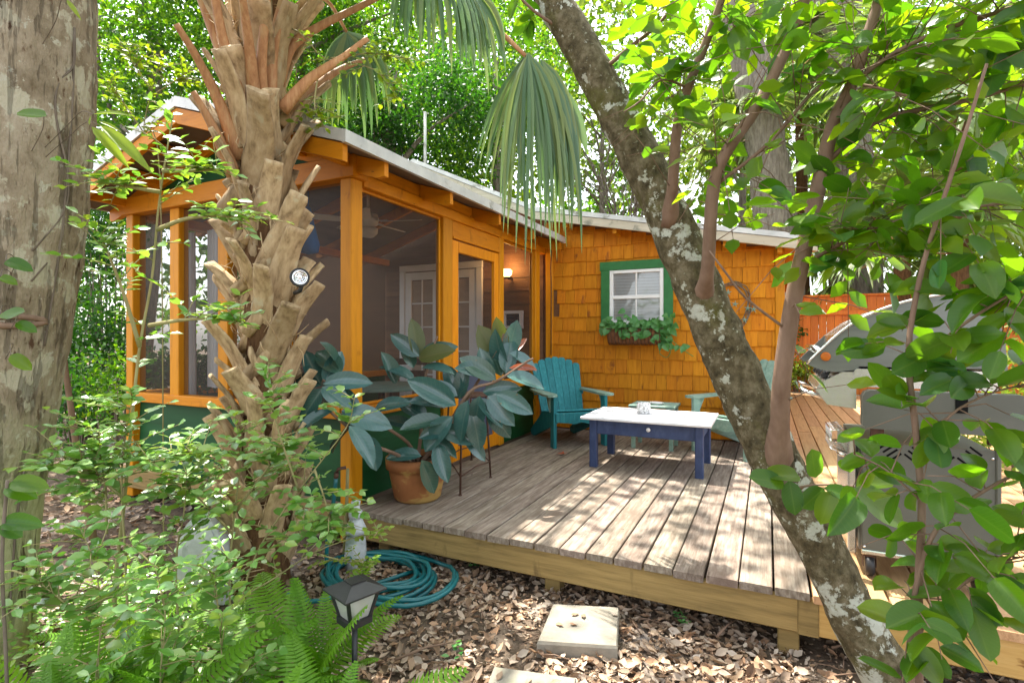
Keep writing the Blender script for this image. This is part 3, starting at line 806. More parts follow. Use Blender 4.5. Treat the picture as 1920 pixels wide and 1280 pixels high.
# ------------------------------------------------------------------ furniture
def chair(label, x, y, rz, m, m2):
    """adirondack chair, front towards -y, on the deck"""
    t = thing('adirondack_chair', label, 'chair', (x, y, ZD), rz, 'adirondack chairs by the coffee table')
    M = wm(t)
    def part(name, mb, mat=m): return mb.build(name, mat, t, M)
    for s in (-1, 1):
        mb = MB(); mb.board((s * .285, -.30, .265), (.035, .10, .53), .005, 2); part('front_leg', mb)
        mb = MB()                                           # rear leg, one long raked stringer from the seat front to the ground
        mb.extrude([(s * .25 - .014, -.30, .25), (s * .25 - .014, -.30, .37), (s * .25 - .014, .10, .33), (s * .25 - .014, .55, .05), (s * .25 - .014, .52, 0), (s * .25 - .014, .42, 0)], (.028, 0, 0)); part('rear_leg', mb)
        mb = MB()                                           # armrest widening to the front with rounded nose
        pl = [(s * .25, .38), (s * .33, .38), (s * .365, .10), (s * .385, -.28), (s * .37, -.36), (s * .32, -.385), (s * .265, -.36), (s * .245, -.28), (s * .25, .0)]
        if s < 0: pl = pl[::-1]
        mb.extrude([(a, b, .53) for a, b in pl], (0, 0, .024)); part('armrest', mb, m2)
        mb = MB(); mb.extrude([(s * .305 - .01, -.26, .528), (s * .305 - .01, -.14, .528), (s * .305 - .01, -.25, .36)], (.02, 0, 0)); part('arm_bracket', mb, m2)
    for k in range(5):
        y0 = -.29 + k * .098
        mb = MB(); mb.board((0, y0, .378 - k * .018), (.54, .088, .02), .004, 0, Matrix.Rotation(-.18, 3, 'X')); part('seat_slat', mb)
    mb = MB(); mb.board((0, -.345, .315), (.56, .022, .10), .005, 0); part('apron', mb)
    mb = MB()
    mb.extrude([(-.28, -.365, .36), (-.28, -.365, .27), (-.15, -.365, .258), (-.08, -.365, .245), (0, -.365, .262), (.08, -.365, .245), (.15, -.365, .258), (.28, -.365, .27), (.28, -.365, .36)], (0, .018, 0)); part('scalloped_apron', mb)
    mb = MB(); mb.board((0, .30, .52), (.60, .025, .07), .004, 0); part('back_rail', mb)
    lean = math.radians(24)
    for k in range(7):
        q = k - 3
        L = .70 - .009 * q * q
        w0, w1 = .068, .082
        a0, a1 = q * .071, q * .0855
        yb, zb = .155, .27
        mb = MB()
        sec = []
        n = 4
        tops = [(-w1 / 2, L - .012), (-w1 / 4, L + .004), (w1 / 4, L + .004), (w1 / 2, L - .012)]
        out = [(a0 - w0 / 2, 0), (a0 + w0 / 2, 0)] + [(a1 + p, l - .02 * (p * q * 2 / .3 if q else 0) * .3) for p, l in tops[::-1]]
        pts = [(p, yb + l * math.sin(lean), zb + l * math.cos(lean)) for p, l in out]
        mb.extrude(pts, (0, .018 * math.cos(lean), -.018 * math.sin(lean)))
        part('back_slat', mb)
    return t
c1 = G(1039, 839, ZD); c2 = G(1130, 833, ZD)
def place_chair(label, pl, pr, m, m2):
    """pl, pr: front leg feet as seen from the front (chair's own left in view first)"""
    mid = (pl + pr) / 2; d = pr - pl
    rz = math.atan2(d.y, d.x)
    off = Matrix.Rotation(rz, 3, 'Z') @ Vector((0, .30, 0))
    return chair(label, mid.x + off.x, mid.y + off.y, rz, m, m2)
place_chair('teal adirondack chair in the corner beside the porch door', Vector((-1.99, 5.12, 0)), Vector((-1.56, 5.50, 0)), m_teal, m_sage)
place_chair('faded sage green adirondack chair behind the leaning trunk', Vector((-.68, 5.66, 0)), Vector((-.13, 5.33, 0)), m_sage, m_sage)

tb = thing('coffee_table', 'low coffee table with white top and navy blue legs', 'table', (-.94, 4.84, ZD))
mb = MB(); mb.board((-.94, 4.84, .715), (1.08, .76, .024), .006, 0); mb.build('tabletop', m_tabletop, tb)
for x in (-1.385, -.495):
    for y in (4.55, 5.13):
        mb = MB(); mb.board((x, y, .49), (.065, .065, .42), .006, 2); mb.build('leg', m_navy, tb)
for y in (4.55, 5.13):
    mb = MB(); mb.board((-.94, y, .636), (.82, .024, .125), .004, 0); f = mb.build('apron', m_navy, tb)
    if y < 5:
        mb = MB(); mb.lathe([(.006, 0), (.006, .012), (.017, .018), (.018, .028), (.010, .034), (0, .035)], n=12)
        mb.build('drawer_knob', m_white, f, Matrix.Translation((-.90, 4.538, .645)) @ Matrix.Rotation(math.pi / 2, 4, 'X'))
for x in (-1.385, -.495):
    mb = MB(); mb.board((x, 4.84, .636), (.024, .51, .125), .004, 1); mb.build('apron', m_navy, tb)
p = PY(1207, 775, 4.9)
jar = thing('candle_jar', 'small speckled white candle jar standing on the white tabletop', 'candle jar', (p.x, 4.90, .727))
mb = MB(); mb.lathe([(.0, .002), (.056, .002), (.062, .010), (.062, .092), (.058, .098), (.053, .098), (.053, .03), (0, .03)], n=24); mb.build('glass', m_jar, jar, wm(jar))
mb = MB(); mb.lathe([(.0, .032), (.052, .032), (.052, .06), (.03, .064), (0, .064)], n=20); mb.build('wax', m_white, jar, wm(jar))
# small side table with an ashtray dish
q = W(1228, 757, 5.55)
st = thing('side_table', 'small grey green side table against the shingle wall', 'side table', (q.x, q.y, ZD))
zt = .715
for k in range(5):
    mb = MB(); mb.board((q.x, q.y - .17 + k * .085, zt), (.46, .078, .022), .004, 0); mb.build('top_slat', m_sage, st)
for x in (-.19, .19):
    for y in (-.16, .16):
        mb = MB(); mb.board((q.x + x, q.y + y, (zt + ZD) / 2 - .006), (.04, .04, zt - ZD - .012), .004, 2); mb.build('leg', m_sage, st)
    mb = MB(); mb.board((q.x + x * .8, q.y, zt - .04), (.02, .30, .05), .004, 1); mb.build('apron', m_sage, st)
dish = MB(); dish.lathe([(0, 0), (.05, 0), (.07, .012), (.075, .02), (.068, .02), (.048, .008), (0, .008)], n=20)
d = put('dish', dish.mesh('dish', m_white), Matrix.Translation((q.x + .02, q.y - .02, zt + .011)))
tag(d, 'small white dish lying on the grey green side table', 'dish')

# fallen red leaf on the deck
m = MB()
m.add([(0, 0, 0), (-.03, .025, .012), (-.022, .06, .02), (-.045, .075, .028), (-.01, .085, .012), (0, .115, .03), (.012, .085, .01), (.04, .08, .026), (.024, .055, .014), (.034, .022, .02)],
      [(0, 9, 8, 6, 4, 2, 1), (2, 4, 3), (4, 6, 5), (6, 8, 7)])
o = put('fallen_leaf', m.mesh('fallen_leaf', m_redleaf), Matrix.Translation(G(1042, 853, ZD) + Vector((0, 0, .004))) @ Matrix.Rotation(-1.2, 4, 'Z'))
tag(o, 'curled red dead leaf lying on the deck before the teal chair', 'leaf')

# ------------------------------------------------------------------ rubber plant, pot, iron stool
def leaf_mesh(name, mat, shape, n=6, fold=.12, curl=-.25, wave=0.0, mid=True):
    """one leaf along +y of length 1; shape(t) = half width"""
    vs, fs = [], []
    for i in range(n + 1):
        t = i / n
        w = shape(t)
        z = curl * t * t
        wv = wave * math.sin(t * 9)
        for s, k in ((-1, 1), (-.5, .5), (0, 0), (.5, .5), (1, 1)):
            vs.append((s * w, t, z + fold * w * k * 1.2 + wv * s * k))
    for i in range(n):
        for k in range(4):
            a = i * 5 + k
            fs.append((a, a + 1, a + 6, a + 5))
    m = MB(); m.add(vs, fs, 0, True)
    return m.mesh(name, mat)
def ellipse(w, p=1.0, q=.5):
    return lambda t: max(.004, w * (math.sin(math.pi * min(1, t ** p)) ** q))
rub_sh = ellipse(.25, .92, .62)
rub_m = [leaf_mesh('leaf', m_rubber, rub_sh, 7, f, c, w) for f, c, w in ((.35, -.18, 0), (.25, -.32, .008), (.5, -.08, 0), (.3, -.05, .01))]
rub_red = leaf_mesh('leaf', m_rubred, ellipse(.12, .95, .7), 7, .8, -.12)
rub_olive = leaf_mesh('leaf', m_rubolive, rub_sh, 7, .3, -.15)

potc = G(783, 933, ZD); potc.z = ZD
pot = thing('terracotta_pot', 'weathered terracotta pot on the deck beside the porch corner post', 'pot', potc)
mb = MB(); mb.lathe([(0, .0), (.145, .0), (.165, .02), (.200, .20), (.205, .225), (.222, .228), (.226, .30), (.205, .305), (.198, .25), (0, .25)], n=32); mb.build('body', m_terra, pot, wm(pot))
mb = MB(); mb.lathe([(0, .262), (.197, .256)], n=24); mb.build('soil', m_soil, pot, wm(pot))

rub = thing('rubber_plant', 'large rubber plant with broad blue green leaves growing in terracotta pot', 'plant', potc + Vector((0, 0, .25)))
base = potc + Vector((0, 0, .25))
Yp = pix(base)[2]
stems = [
    [base + Vector((-.03, 0, 0)), W(765, 830, Yp - .1), W(700, 785, Yp - .35), W(640, 735, Yp - .5), W(605, 712, Yp - .52)],
    [base, W(790, 800, Yp), W(795, 720, Yp + .05), W(812, 655, Yp + .05), W(820, 630, Yp + .05)],
    [base + Vector((.03, 0, 0)), W(830, 815, Yp), W(880, 735, Yp - .1), W(930, 715, Yp - .1), W(985, 680, Yp - .12), W(1000, 672, Yp - .12)],
    [base + Vector((.0, .04, 0)), W(850, 790, Yp + .1), W(905, 700, Yp + .1), W(935, 650, Yp + .05), W(945, 625, Yp + .05)],
    [base + Vector((-.02, -.03, 0)), W(740, 850, Yp - .25), W(690, 830, Yp - .45), W(640, 790, Yp - .6), W(612, 765, Yp - .62)],
]
mb = MB()
for s in stems:
    sp = spline(s, 5)
    mb.tube(sp, lerps([.014, .007], len(sp)), 7)
mb.build('stem', m_branch, rub)
# leaves: base pixel, tip pixel, distance offset, which face, kind
RL = [  # (u0,v0, u1,v1, dY, kind)
    (640, 700, 610, 672, -.1, 0), (635, 695, 622, 660, 0, 0),
    (606, 718, 640, 664, -.1, 0), (602, 722, 548, 712, -.1, 0), (606, 720, 688, 716, -.15, 0), (604, 725, 640, 752, -.2, 0), (600, 720, 575, 665, 0, 0), (605, 727, 572, 775, -.2, 0), (615, 730, 668, 755, -.05, 0),
    (640, 770, 720, 790, -.15, 0), (632, 775, 660, 812, -.2, 0), (655, 798, 702, 852, -.25, 0), (660, 800, 625, 830, -.2, 0), (690, 815, 705, 875, -.2, 0), (625, 770, 590, 790, -.2, 0),
    (700, 770, 758, 750, .0, 0), (742, 720, 730, 690, .05, 0),
    (786, 668, 757, 645, .05, 0), (783, 670, 777, 605, .08, 2), (785, 672, 840, 655, .05, 2), (790, 690, 842, 690, 0, 0), (778, 715, 735, 690, .0, 0), (775, 690, 760, 648, .08, 0), (788, 664, 832, 652, .1, 0), (800, 660, 840, 660, .12, 1),
    (855, 760, 775, 716, -.15, 0), (858, 742, 802, 718, -.1, 0), (860, 745, 838, 690, 0, 0), (862, 748, 870, 690, 0, 0), (835, 765, 772, 752, -.1, 0), (800, 785, 752, 752, -.1, 0),
    (835, 790, 760, 800, -.15, 0), (850, 780, 800, 838, -.2, 0), (878, 750, 858, 820, -.2, 0), (845, 800, 800, 815, -.12, 0), (850, 795, 900, 830, -.1, 0), (790, 855, 730, 852, -.22, 0),
    (790, 862, 808, 905, -.25, 0), (820, 830, 832, 880, -.2, 0), (822, 800, 862, 818, -.1, 0), (800, 820, 850, 845, 0, 0), (775, 800, 725, 780, 0, 0),
    (940, 705, 918, 640, .05, 0), (945, 702, 905, 620, .1, 2), (948, 700, 958, 640, 0, 0), (930, 712, 872, 672, -.05, 0), (920, 715, 905, 665, .05, 0), (948, 695, 925, 632, .1, 0), (950, 705, 1015, 718, -.15, 0), (955, 690, 990, 690, -.1, 1), (950, 668, 985, 636, .05, 1),
    (945, 660, 932, 605, .12, 2), (950, 665, 965, 618, .1, 0), (955, 662, 997, 683, 0, 0), (930, 738, 990, 768, -.15, 0), (915, 742, 935, 765, -.1, 0), (900, 742, 888, 800, -.15, 0), (895, 748, 940, 790, -.1, 0), (905, 735, 950, 728, -.05, 0), (885, 770, 900, 835, -.1, 0), (918, 700, 890, 690, .02, 0), (868, 815, 895, 840, -.05, 0), (915, 765, 930, 785, -.05, 0),
]
RX = math.atan2(CA, SA)
for (u0, v0, u1, v1, dY, kind) in RL:
    if u0 < 712: dY -= .42 * min(1, (712 - u0) / 40)
    tilt = random.uniform(-.12, .12)
    p0 = W(u0, v0, Yp + dY); p1 = W(u1, v1, Yp + dY + tilt)
    L = (p1 - p0).length
    d = p1 - p0
    tocam = (Vector((0, 0, CH)) - p0).normalized()
    nrm = tocam * random.uniform(.5, 1.0) + Vector((0, 0, 1)) * random.uniform(.2, .8) + Vector((random.uniform(-.4, .4), random.uniform(-.3, .3), 0))
    L *= 1.14
    if L < .23: L = .23 + random.uniform(0, .05)
    mesh = rub_red if kind == 1 else rub_olive if kind == 2 else random.choice(rub_m)
    put('leaf', mesh, frame(p0, d, nrm, (L * random.uniform(.85, 1.05), L, L)), rub)

# rusty iron stool behind the plant
sp = [G(863, 929, ZD), G(920, 895, ZD), G(834, 888, ZD), G(884, 862, ZD)]
stool = thing('iron_stool', 'thin legged rusty iron stool standing behind the rubber plant', 'stool', (sp[0] + sp[3]) / 2)
topz = ZD + .66
cx_, cy_ = sum(p.x for p in sp) / 4, sum(p.y for p in sp) / 4
for p in sp:
    tp = Vector((cx_ + (p.x - cx_) * .8, cy_ + (p.y - cy_) * .8, topz))
    mb = MB(); mb.tube([tp, (tp + p) / 2, p], .008, 6); mb.lathe([(.014, 0), (.014, .006), (.008, .012)], p, 8); mb.build('leg', m_iron, stool)
for zz in (.13, .36):
    for i, j in ((0, 1), (1, 3), (3, 2), (2, 0)):
        k = 1 - .2 * zz / .66
        a = Vector((cx_ + (sp[i].x - cx_) * k, cy_ + (sp[i].y - cy_) * k, ZD + zz)); b = Vector((cx_ + (sp[j].x - cx_) * k, cy_ + (sp[j].y - cy_) * k, ZD + zz))
        mb = MB(); mb.tube([a, (a + b) / 2 + Vector((0, 0, .02)), b], .0055, 6); mb.build('stretcher', m_iron, stool)
mb = MB(); mb.lathe([(0, 0), (.18, 0), (.185, .01), (.175, .02), (0, .024)], (cx_, cy_, topz), 20); mb.build('seat', m_iron, stool)
for k in range(3):
    ang = math.radians(200 + k * 26)
    mb = MB(); pts = []
    for i in range(13):
        a = math.pi * i / 12
        pts.append((cx_ + .17 * math.cos(ang + (i / 12 - .5) * .5), cy_ + .17 * math.sin(ang + (i / 12 - .5) * .5), topz + .02 + .22 * math.sin(a)))
    mb.tube(pts, .005, 6); mb.build('back_loop', m_iron, stool)

# ------------------------------------------------------------------ window planter with ivy
b0, b1 = PY(1140, 645, 6.12), PY(1243, 645, 6.12)
pl = thing('window_planter', 'brown coir trough hanging under the green framed window', 'planter', ((b0.x + b1.x) / 2, 6.16, b0.z))
xa, xb, z0 = b0.x, b1.x, b0.z
mb = MB()
n = 26
vs = []
for i in range(n + 1):
    t = i / n
    for (yy, zz, k) in ((6.235, 0.18, 0), (6.04, .18, .6), (6.03, .13, 1), (6.065, .03, 1), (6.10, 0, .5), (6.235, 0, 0)):
        bulge = .012 * math.sin(i * 2.1) * k
        endk = 1 - .35 * abs(2 * t - 1) ** 8
        vs.append((xa + (xb - xa) * t, 6.235 - (6.235 - yy) * endk - bulge, z0 + zz + .004 * math.sin(i * 1.7) * k))
fs = []
for i in range(n):
    for k in range(5): fs.append((i * 6 + k, i * 6 + k + 1, i * 6 + 7 + k, i * 6 + 6 + k))
fs += [tuple(range(5, -1, -1)), tuple(n * 6 + k for k in range(6))]
mb.add(vs, fs, 0, True); mb.build('liner', m_wicker, pl)
for k in range(15):
    x = xa + (xb - xa) * (k + .5) / 15
    mb = MB(); mb.tube([(x, 6.018, z0 + .178), (x, 6.012, z0 + .12), (x, 6.045, z0 + .03), (x, 6.10, z0 - .006), (x, 6.22, z0 - .006)], .004, 5); mb.build('wire', m_iron, pl)
mb = MB(); mb.tube([(xa - .01, 6.23, z0 + .18), (xa - .01, 6.02, z0 + .18), (xb + .01, 6.02, z0 + .18), (xb + .01, 6.23, z0 + .18)], .006, 6); mb.build('rim_wire', m_iron, pl)

def heart(t):
    return max(.01, .42 * (math.sin(math.pi * min(1, t ** .62)) ** .8))
ivy_m = [leaf_mesh('leaf', m_ivy, heart, 5, f, c) for f, c in ((.3, -.3), (.5, -.15), (.2, -.45))]
def ivy_patch(t, spots, size):
    for (p, out) in spots:
        d = Vector((random.uniform(-1, 1), random.uniform(-.6, .1), random.uniform(-.9, .3)))
        nrm = Vector((random.uniform(-.5, .5), -1, random.uniform(.1, .9)))
        s = size * random.uniform(.7, 1.25)
        put('leaf', random.choice(ivy_m), frame(p, d, nrm, s), t)
ivy = thing('trailing_ivy', 'variegated green ivy trailing out of the window trough', 'ivy', ((xa + xb) / 2, 6.15, z0 + .16))
spots = []
for k in range(125):
    t = random.random()
    spots.append((Vector((xa - .08 + (xb - xa + .19) * t, random.uniform(5.98, 6.2), z0 + .17 + abs(random.gauss(0, .06)) + (.05 if random.random() < .25 else 0))), 0))
for k in range(16): spots.append((Vector((xb + random.uniform(.0, .12), 6.08, z0 + random.uniform(.0, .18))), 0))
for k in range(14): spots.append((Vector((xa + (xb - xa) * random.uniform(.3, .95), 6.01, z0 + random.uniform(.06, .16))), 0))
v1 = [Vector((xb - .05, 6.05, z0 + .15)), Vector((xb + .05, 6.02, z0 + .05)), PY(1258, 655, 6.05), PY(1250, 670, 6.05), PY(1237, 662, 6.05), PY(1240, 652, 6.05)]
v2 = [Vector((xb + .0, 6.05, z0 + .15)), PY(1262, 640, 6.05), PY(1285, 658, 6.08), PY(1300, 668, 6.1)]
mb = MB()
for v in (v1, v2):
    mb.tube(spline(v, 5), .0045, 5)
for k in range(14):
    x = xa + (xb - xa) * random.random()
    mb.tube([(x, 6.14, z0 + .12), (x + random.uniform(-.05, .05), 6.08, z0 + .2), (x + random.uniform(-.1, .1), 6.03, z0 + random.uniform(.12, .28))], .003, 4)
mb.build('stem', m_ivy, ivy)
spots += [(PY(1252, 648, 6.04), 0), (PY(1245, 644, 6.04), 0), (PY(1278, 652, 6.04), 0), (PY(1284, 650, 6.04), 0), (PY(1272, 648, 6.04), 0)]
ivy_patch(ivy, spots, .085)

# metal star garland on the shingle wall
sg = thing('star_garland', 'dry vine wreath with pale metal stars on wall right of the window', 'wall ornament', PY(1385, 570, 6.24))
def star(p, s):
    mb = MB(); pts = []
    for k in range(10):
        a = math.pi * k / 5 + random.random() * .2
        r = s if k % 2 == 0 else s * .32
        pts.append(Vector((r * math.sin(a), 0, r * math.cos(a))))
    c0, c1 = Vector((0, -.018, 0)), Vector((0, .006, 0))
    vs = pts + [c0, c1]
    fs = [(k, (k + 1) % 10, 10) for k in range(10)] + [((k + 1) % 10, k, 11) for k in range(10)]
    mb.add([p + q for q in vs], fs); mb.build('star', m_sage, sg)
for (u, v) in ((1287, 585), (1296, 592), (1365, 548), (1378, 570), (1396, 600), (1402, 578), (1413, 580), (1345, 535), (1325, 650)):
    star(PY(u, v, 6.24), .042)
mb = MB()
for k in range(7):
    a = random.uniform(0, 6)
    pts = [PY(1372 + 34 * math.cos(a + i * .55) + random.uniform(-5, 5), 572 + 42 * math.sin(a + i * .55) + random.uniform(-5, 5), 6.262 - .01 * random.random()) for i in range(8)]
    mb.tube(spline(pts, 3), .005, 5)
mb.build('vine', m_darkvine, sg)

# ------------------------------------------------------------------ inside the porch
fx, fy, fz = -3.86, 4.45, 2.66
fan = thing('ceiling_fan', 'white five blade ceiling fan hanging inside the screened porch', 'ceiling fan', (fx, fy, fz))
Mf = wm(fan)
mb = MB(); mb.tube([(0, 0, .10), (0, 0, .42)], .014, 8); mb.lathe([(0, .34), (.06, .34), (.07, .40), (0, .42)], n=16); mb.build('down_rod', m_fan, fan, Mf)
mb = MB(); mb.lathe([(0, -.06), (.05, -.06), (.10, -.03), (.115, .03), (.10, .08), (.03, .11), (0, .11)], n=20); mb.build('motor', m_fan, fan, Mf)
mb = MB(); mb.lathe([(0, -.17), (.06, -.16), (.10, -.12), (.105, -.07), (.08, -.06), (0, -.06)], n=20); mb.build('lamp_bowl', m_fan, fan, Mf)
for k in range(5):
    R = Matrix.Rotation(math.radians(18 + 72 * k), 4, 'Z')
    mb = MB()
    mb.extrude([(.16, -.05, 0), (.56, -.068, 0), (.585, -.05, 0), (.585, .05, 0), (.56, .068, 0), (.16, .05, 0)], (0, 0, .008))
    mb.extrude([(.09, -.015, .008), (.22, -.03, .010), (.22, .03, .010), (.09, .015, .008)], (0, 0, .008))
    mb.build('blade', m_fan, fan, Mf @ R @ Matrix.Rotation(math.radians(14), 4, 'X'))

lp = PY(950, 512, 6.12)
sc = thing('wall_lamp', 'lit warm wall lamp on the back wall of the screened porch', 'lamp', lp)
mb = MB(); mb.lathe([(0, -.05), (.035, -.05), (.065, -.02), (.07, .03), (.05, .05), (0, .052)], lp, 16); mb.build('shade', m_bulb, sc)
mb = MB(); mb.tube([lp + Vector((0, 0, -.055)), lp + Vector((0, .09, -.07)), lp + Vector((0, .16, -.06))], .012, 8); mb.lathe([(.0, -.01), (.075, -.01), (.075, 0), (0, .0)], lp + Vector((0, 0, -.052)), 16); mb.build('bracket', m_iron, sc)
ld = bpy.data.lights.new('wall_lamp_light', 'POINT'); ld.energy = 3.0; ld.color = (1, .55, .2); ld.shadow_soft_size = .07
lo = bpy.data.objects.new('wall_lamp_light', ld); lo.location = lp + Vector((.0, -.02, .11)); COL.objects.link(lo)

# curtains at the gable screens
def curtain(label, x0, x1, y, z0, z1):
    n = 28; vs = []
    for i in range(n + 1):
        t = i / n
        yy = y + .022 * math.sin(t * 34) + .01 * math.sin(t * 11)
        for z in (z0, (z0 + z1) / 2, z1): vs.append((x0 + (x1 - x0) * t, yy + (z1 - z) * .01 * math.sin(t * 9), z))
    fs = [(i * 3 + k, i * 3 + k + 1, i * 3 + k + 4, i * 3 + k + 3) for i in range(n) for k in (0, 1)]
    vs2 = [(a, b + .004, c) for a, b, c in vs]; m2 = len(vs)
    fs = fs + [tuple(reversed([m2 + q for q in f])) for f in fs]
    mb = MB(); mb.add(vs + vs2, fs, 0, True)
    tag(mb.build('curtain', m_cloth), label, 'curtain')
curtain('wide white curtain hanging behind the second gable screen', -4.42, -4.12, 3.02, .99, 2.36)
curtain('narrow white curtain hanging behind the leftmost gable screen', -4.74, -4.60, 3.02, .55, 2.36)
# patio table and chair shapes inside
pt = thing('porch_table', 'dark table with a pale cloth inside the screened porch', 'table', (-3.1, 3.7, ZD))
mb = MB(); mb.lathe([(0, .72), (.42, .72), (.44, .70), (.44, .695), (0, .69)], (-3.1, 3.75, ZD), 24); mb.build('tabletop', m_sage, pt)
mb = MB(); mb.tube([(-3.1, 3.75, ZD + .69), (-3.1, 3.75, ZD + .03)], .03, 8); mb.lathe([(0, 0), (.24, 0), (.2, .03), (0, .04)], (-3.1, 3.75, ZD), 16); mb.build('pedestal', m_iron, pt)
def porch_chair(x, y, rz, label):
    t = thing('porch_chair', label, 'chair', (x, y, ZD), rz); M = wm(t)
    for sx in (-.2, .2):
        for sy in (-.2, .2):
            mb = MB(); mb.tube([(sx, sy, 0), (sx, sy, .44 if sy < 0 else .95)], .014, 6); mb.build('leg', m_iron, t, M)
    mb = MB(); mb.board((0, 0, .45), (.46, .46, .04), .01, 0); mb.build('seat', m_inner, t, M)
    for k in range(3): 
        mb = MB(); mb.board((0, .2, .62 + k * .13), (.40, .02, .07), .004, 0); mb.build('back_rail', m_iron, t, M)
porch_chair(-3.45, 4.5, .3, 'dark metal chair inside the porch beyond the table')
porch_chair(-3.0, 3.1, 3.0, 'dark metal chair inside the porch nearest the corner post')
bs = MB()
c0 = PY(572, 400, 3.0); c1 = PY(578, 470, 3.0)
bs.lathe([(.0, .0), (.075, .02), (.085, .08), (.05, .22), (.02, .36), (0, .38)], (c1.x, c1.y, c1.z - .03), 14)
bs.tube([(c1.x, c1.y, c1.z + .33), (c1.x, c1.y, 2.72)], .004, 5)
o = bs.build('folded_umbrella', m_blue); tag(o, 'blue folded cloth umbrella hanging inside the porch behind the palm', 'umbrella')

# ------------------------------------------------------------------ gas grill at the right
gr = thing('gas_grill', 'grey gas grill with curved lid, vent slots and folded side shelf', 'grill', (.65, 3.3, ZD))
GY0, GY1 = 2.99, 3.62
GX0, GX1 = .385, .915
def gp(name, mb, mat=m_grill, parent=None): return mb.build(name, mat, parent or gr)
mb = MB(); mb.board(((GX0 + GX1) / 2, (GY0 + GY1) / 2 + .02, .665), (GX1 - GX0 - .03, GY1 - GY0 - .04, .52), .012, 2); body = gp('cabinet', mb)
mb = MB(); mb.board(((GX0 + GX1) / 2 + .01, GY0, .668), (GX1 - GX0 - .02, .025, .53), .008, 2); sidep = gp('side_panel', mb)
mb = MB(); mb.board((GX0 - .018, GY0 + .012, .668), (.035, .045, .53), .006, 2); gp('front_frame', mb, m_steel)
mb = MB(); mb.board((GX0 - .006, (GY0 + GY1) / 2 + .03, .668), (.02, GY1 - GY0 - .10, .50), .006, 2); dg = gp('door', mb, m_steel)
mb = MB(); mb.tube([(GX0 - .03, 3.1, .84), (GX0 - .055, 3.12, .84), (GX0 - .055, 3.5, .84), (GX0 - .03, 3.52, .84)], .010, 8); mb.build('door_handle', m_chrome, dg)
# dark strips painting the shade of vent slots on the side panel, four slanted groups
for (u, v, s) in ((1669, 845, 1), (1717, 849, -1), (1767, 851, 1), (1818, 856, -1)):
    c0 = PY(u, v, GY0 - .013)
    th = math.radians(40)
    for k in range(4):
        q = (k - 1.5) * .0225
        c = c0 + Vector((math.sin(th) * q, 0, -s * math.cos(th) * q))
        mb = MB(); mb.board(c, (.054, .004, .0085), .002, 0, Matrix.Rotation(-s * th, 3, 'Y')); mb.build('vent_slot', m_slot, sidep)
for u in (1647, 1660):
    mb = MB(); mb.lathe([(.007, 0), (.007, .004), (0, .005)], n=8); mb.build('bolt_hole', m_slot, sidep, Matrix.Translation(PY(u, 880, GY0 - .0125)) @ Matrix.Rotation(math.pi / 2, 4, 'X'))
for (x, z) in ((GX0 + .03, .90), (GX0 + .03, .44), (GX1 - .03, .90), (GX1 - .03, .44), (GX0 + .26, .905), (GX0 + .26, .43)):
    mb = MB(); mb.lathe([(.007, 0), (.007, .003), (.003, .005), (0, .005)], n=10); mb.build('screw', m_chrome, sidep, Matrix.Translation((x, GY0 - .0125, z)) @ Matrix.Rotation(math.pi / 2, 4, 'X'))
mb = MB(); mb.board(((GX0 + GX1) / 2 + .01, GY0 - .004, .415), (GX1 - GX0 - .02, .034, .022), .005, 0); mb.build('bottom_lip', m_steel, sidep)
mb = MB(); mb.board((GX1 - .012, GY0 - .006, .668), (.018, .032, .53), .004, 2); mb.build('corner_trim', m_grill, sidep)
# folded side shelf
s0, s1 = PY(1618, 737, GY0 - .06), PY(1925, 803, GY0 - .06)
zt_, zb_ = 1.185, 1.02
xs0, xs1 = PY(1616, 770, GY0 - .06).x, PY(1930, 770, GY0 - .06).x
mb = MB()
poly = [(xs0, zb_), (xs0, zt_ - .03), (xs0 + .01, zt_ - .01), (xs0 + .03, zt_), (xs1 - .03, zt_), (xs1 - .01, zt_ - .01), (xs1, zt_ - .03), (xs1, zb_), (xs1 - .02, zb_ - .012), (xs0 + .02, zb_ - .012)]
mb.extrude([(x, GY0 - .085, z) for x, z in poly], (0, .07, 0)); shelf = gp('side_shelf', mb)
a, b = PY(1792, 725, GY0 - .09), PY(1815, 775, GY0 - .09)
mb = MB(); mb.board(((a.x + b.x) / 2, GY0 - .088, (a.z + b.z) / 2), (b.x - a.x, .012, a.z - b.z), .004, 2); mb.build('hook_slot', m_slot, shelf)
for u in (1645, 1868):
    c = PY(u, 803, GY0 - .06); mb = MB(); mb.board((c.x, GY0 - .05, zb_ - .03), (.05, .03, .05), .004, 0); mb.build('bracket', m_iron, shelf)
# firebox rail, control panel
mb = MB(); mb.board(((GX0 + GX1) / 2 - .01, (GY0 + GY1) / 2, 1.235), (GX1 - GX0 + .0, GY1 - GY0 + .02, .085), .01, 1); gp('firebox', mb, m_steel)
mb = MB(); mb.box(((GX0 + GX1) / 2, (GY0 + GY1) / 2, 1.283), (GX1 - GX0 - .02, GY1 - GY0, .010)); gp('lid_gap_shade', mb, m_slot)  # dark slab standing in for the shade between lid and firebox
mb = MB()
mb.extrude([(GX0, GY0 + .0, 1.27), (GX0 - .05, GY0, 1.265), (GX0 - .155, GY0, 1.20), (GX0 - .165, GY0, 1.17), (GX0 - .12, GY0, 1.10), (GX0, GY0, 1.085)], (0, GY1 - GY0, 0)); cp = gp('control_panel', mb, m_steel)
for k in range(4):
    y = GY0 + .09 + k * .15
    mb = MB(); mb.lathe([(.024, 0), (.024, .02), (.018, .03), (0, .031)], n=14)
    mb.build('knob', m_black, cp, Matrix.Translation((GX0 - .11, y, 1.235)) @ Matrix.Rotation(math.radians(-57), 4, 'Y'))
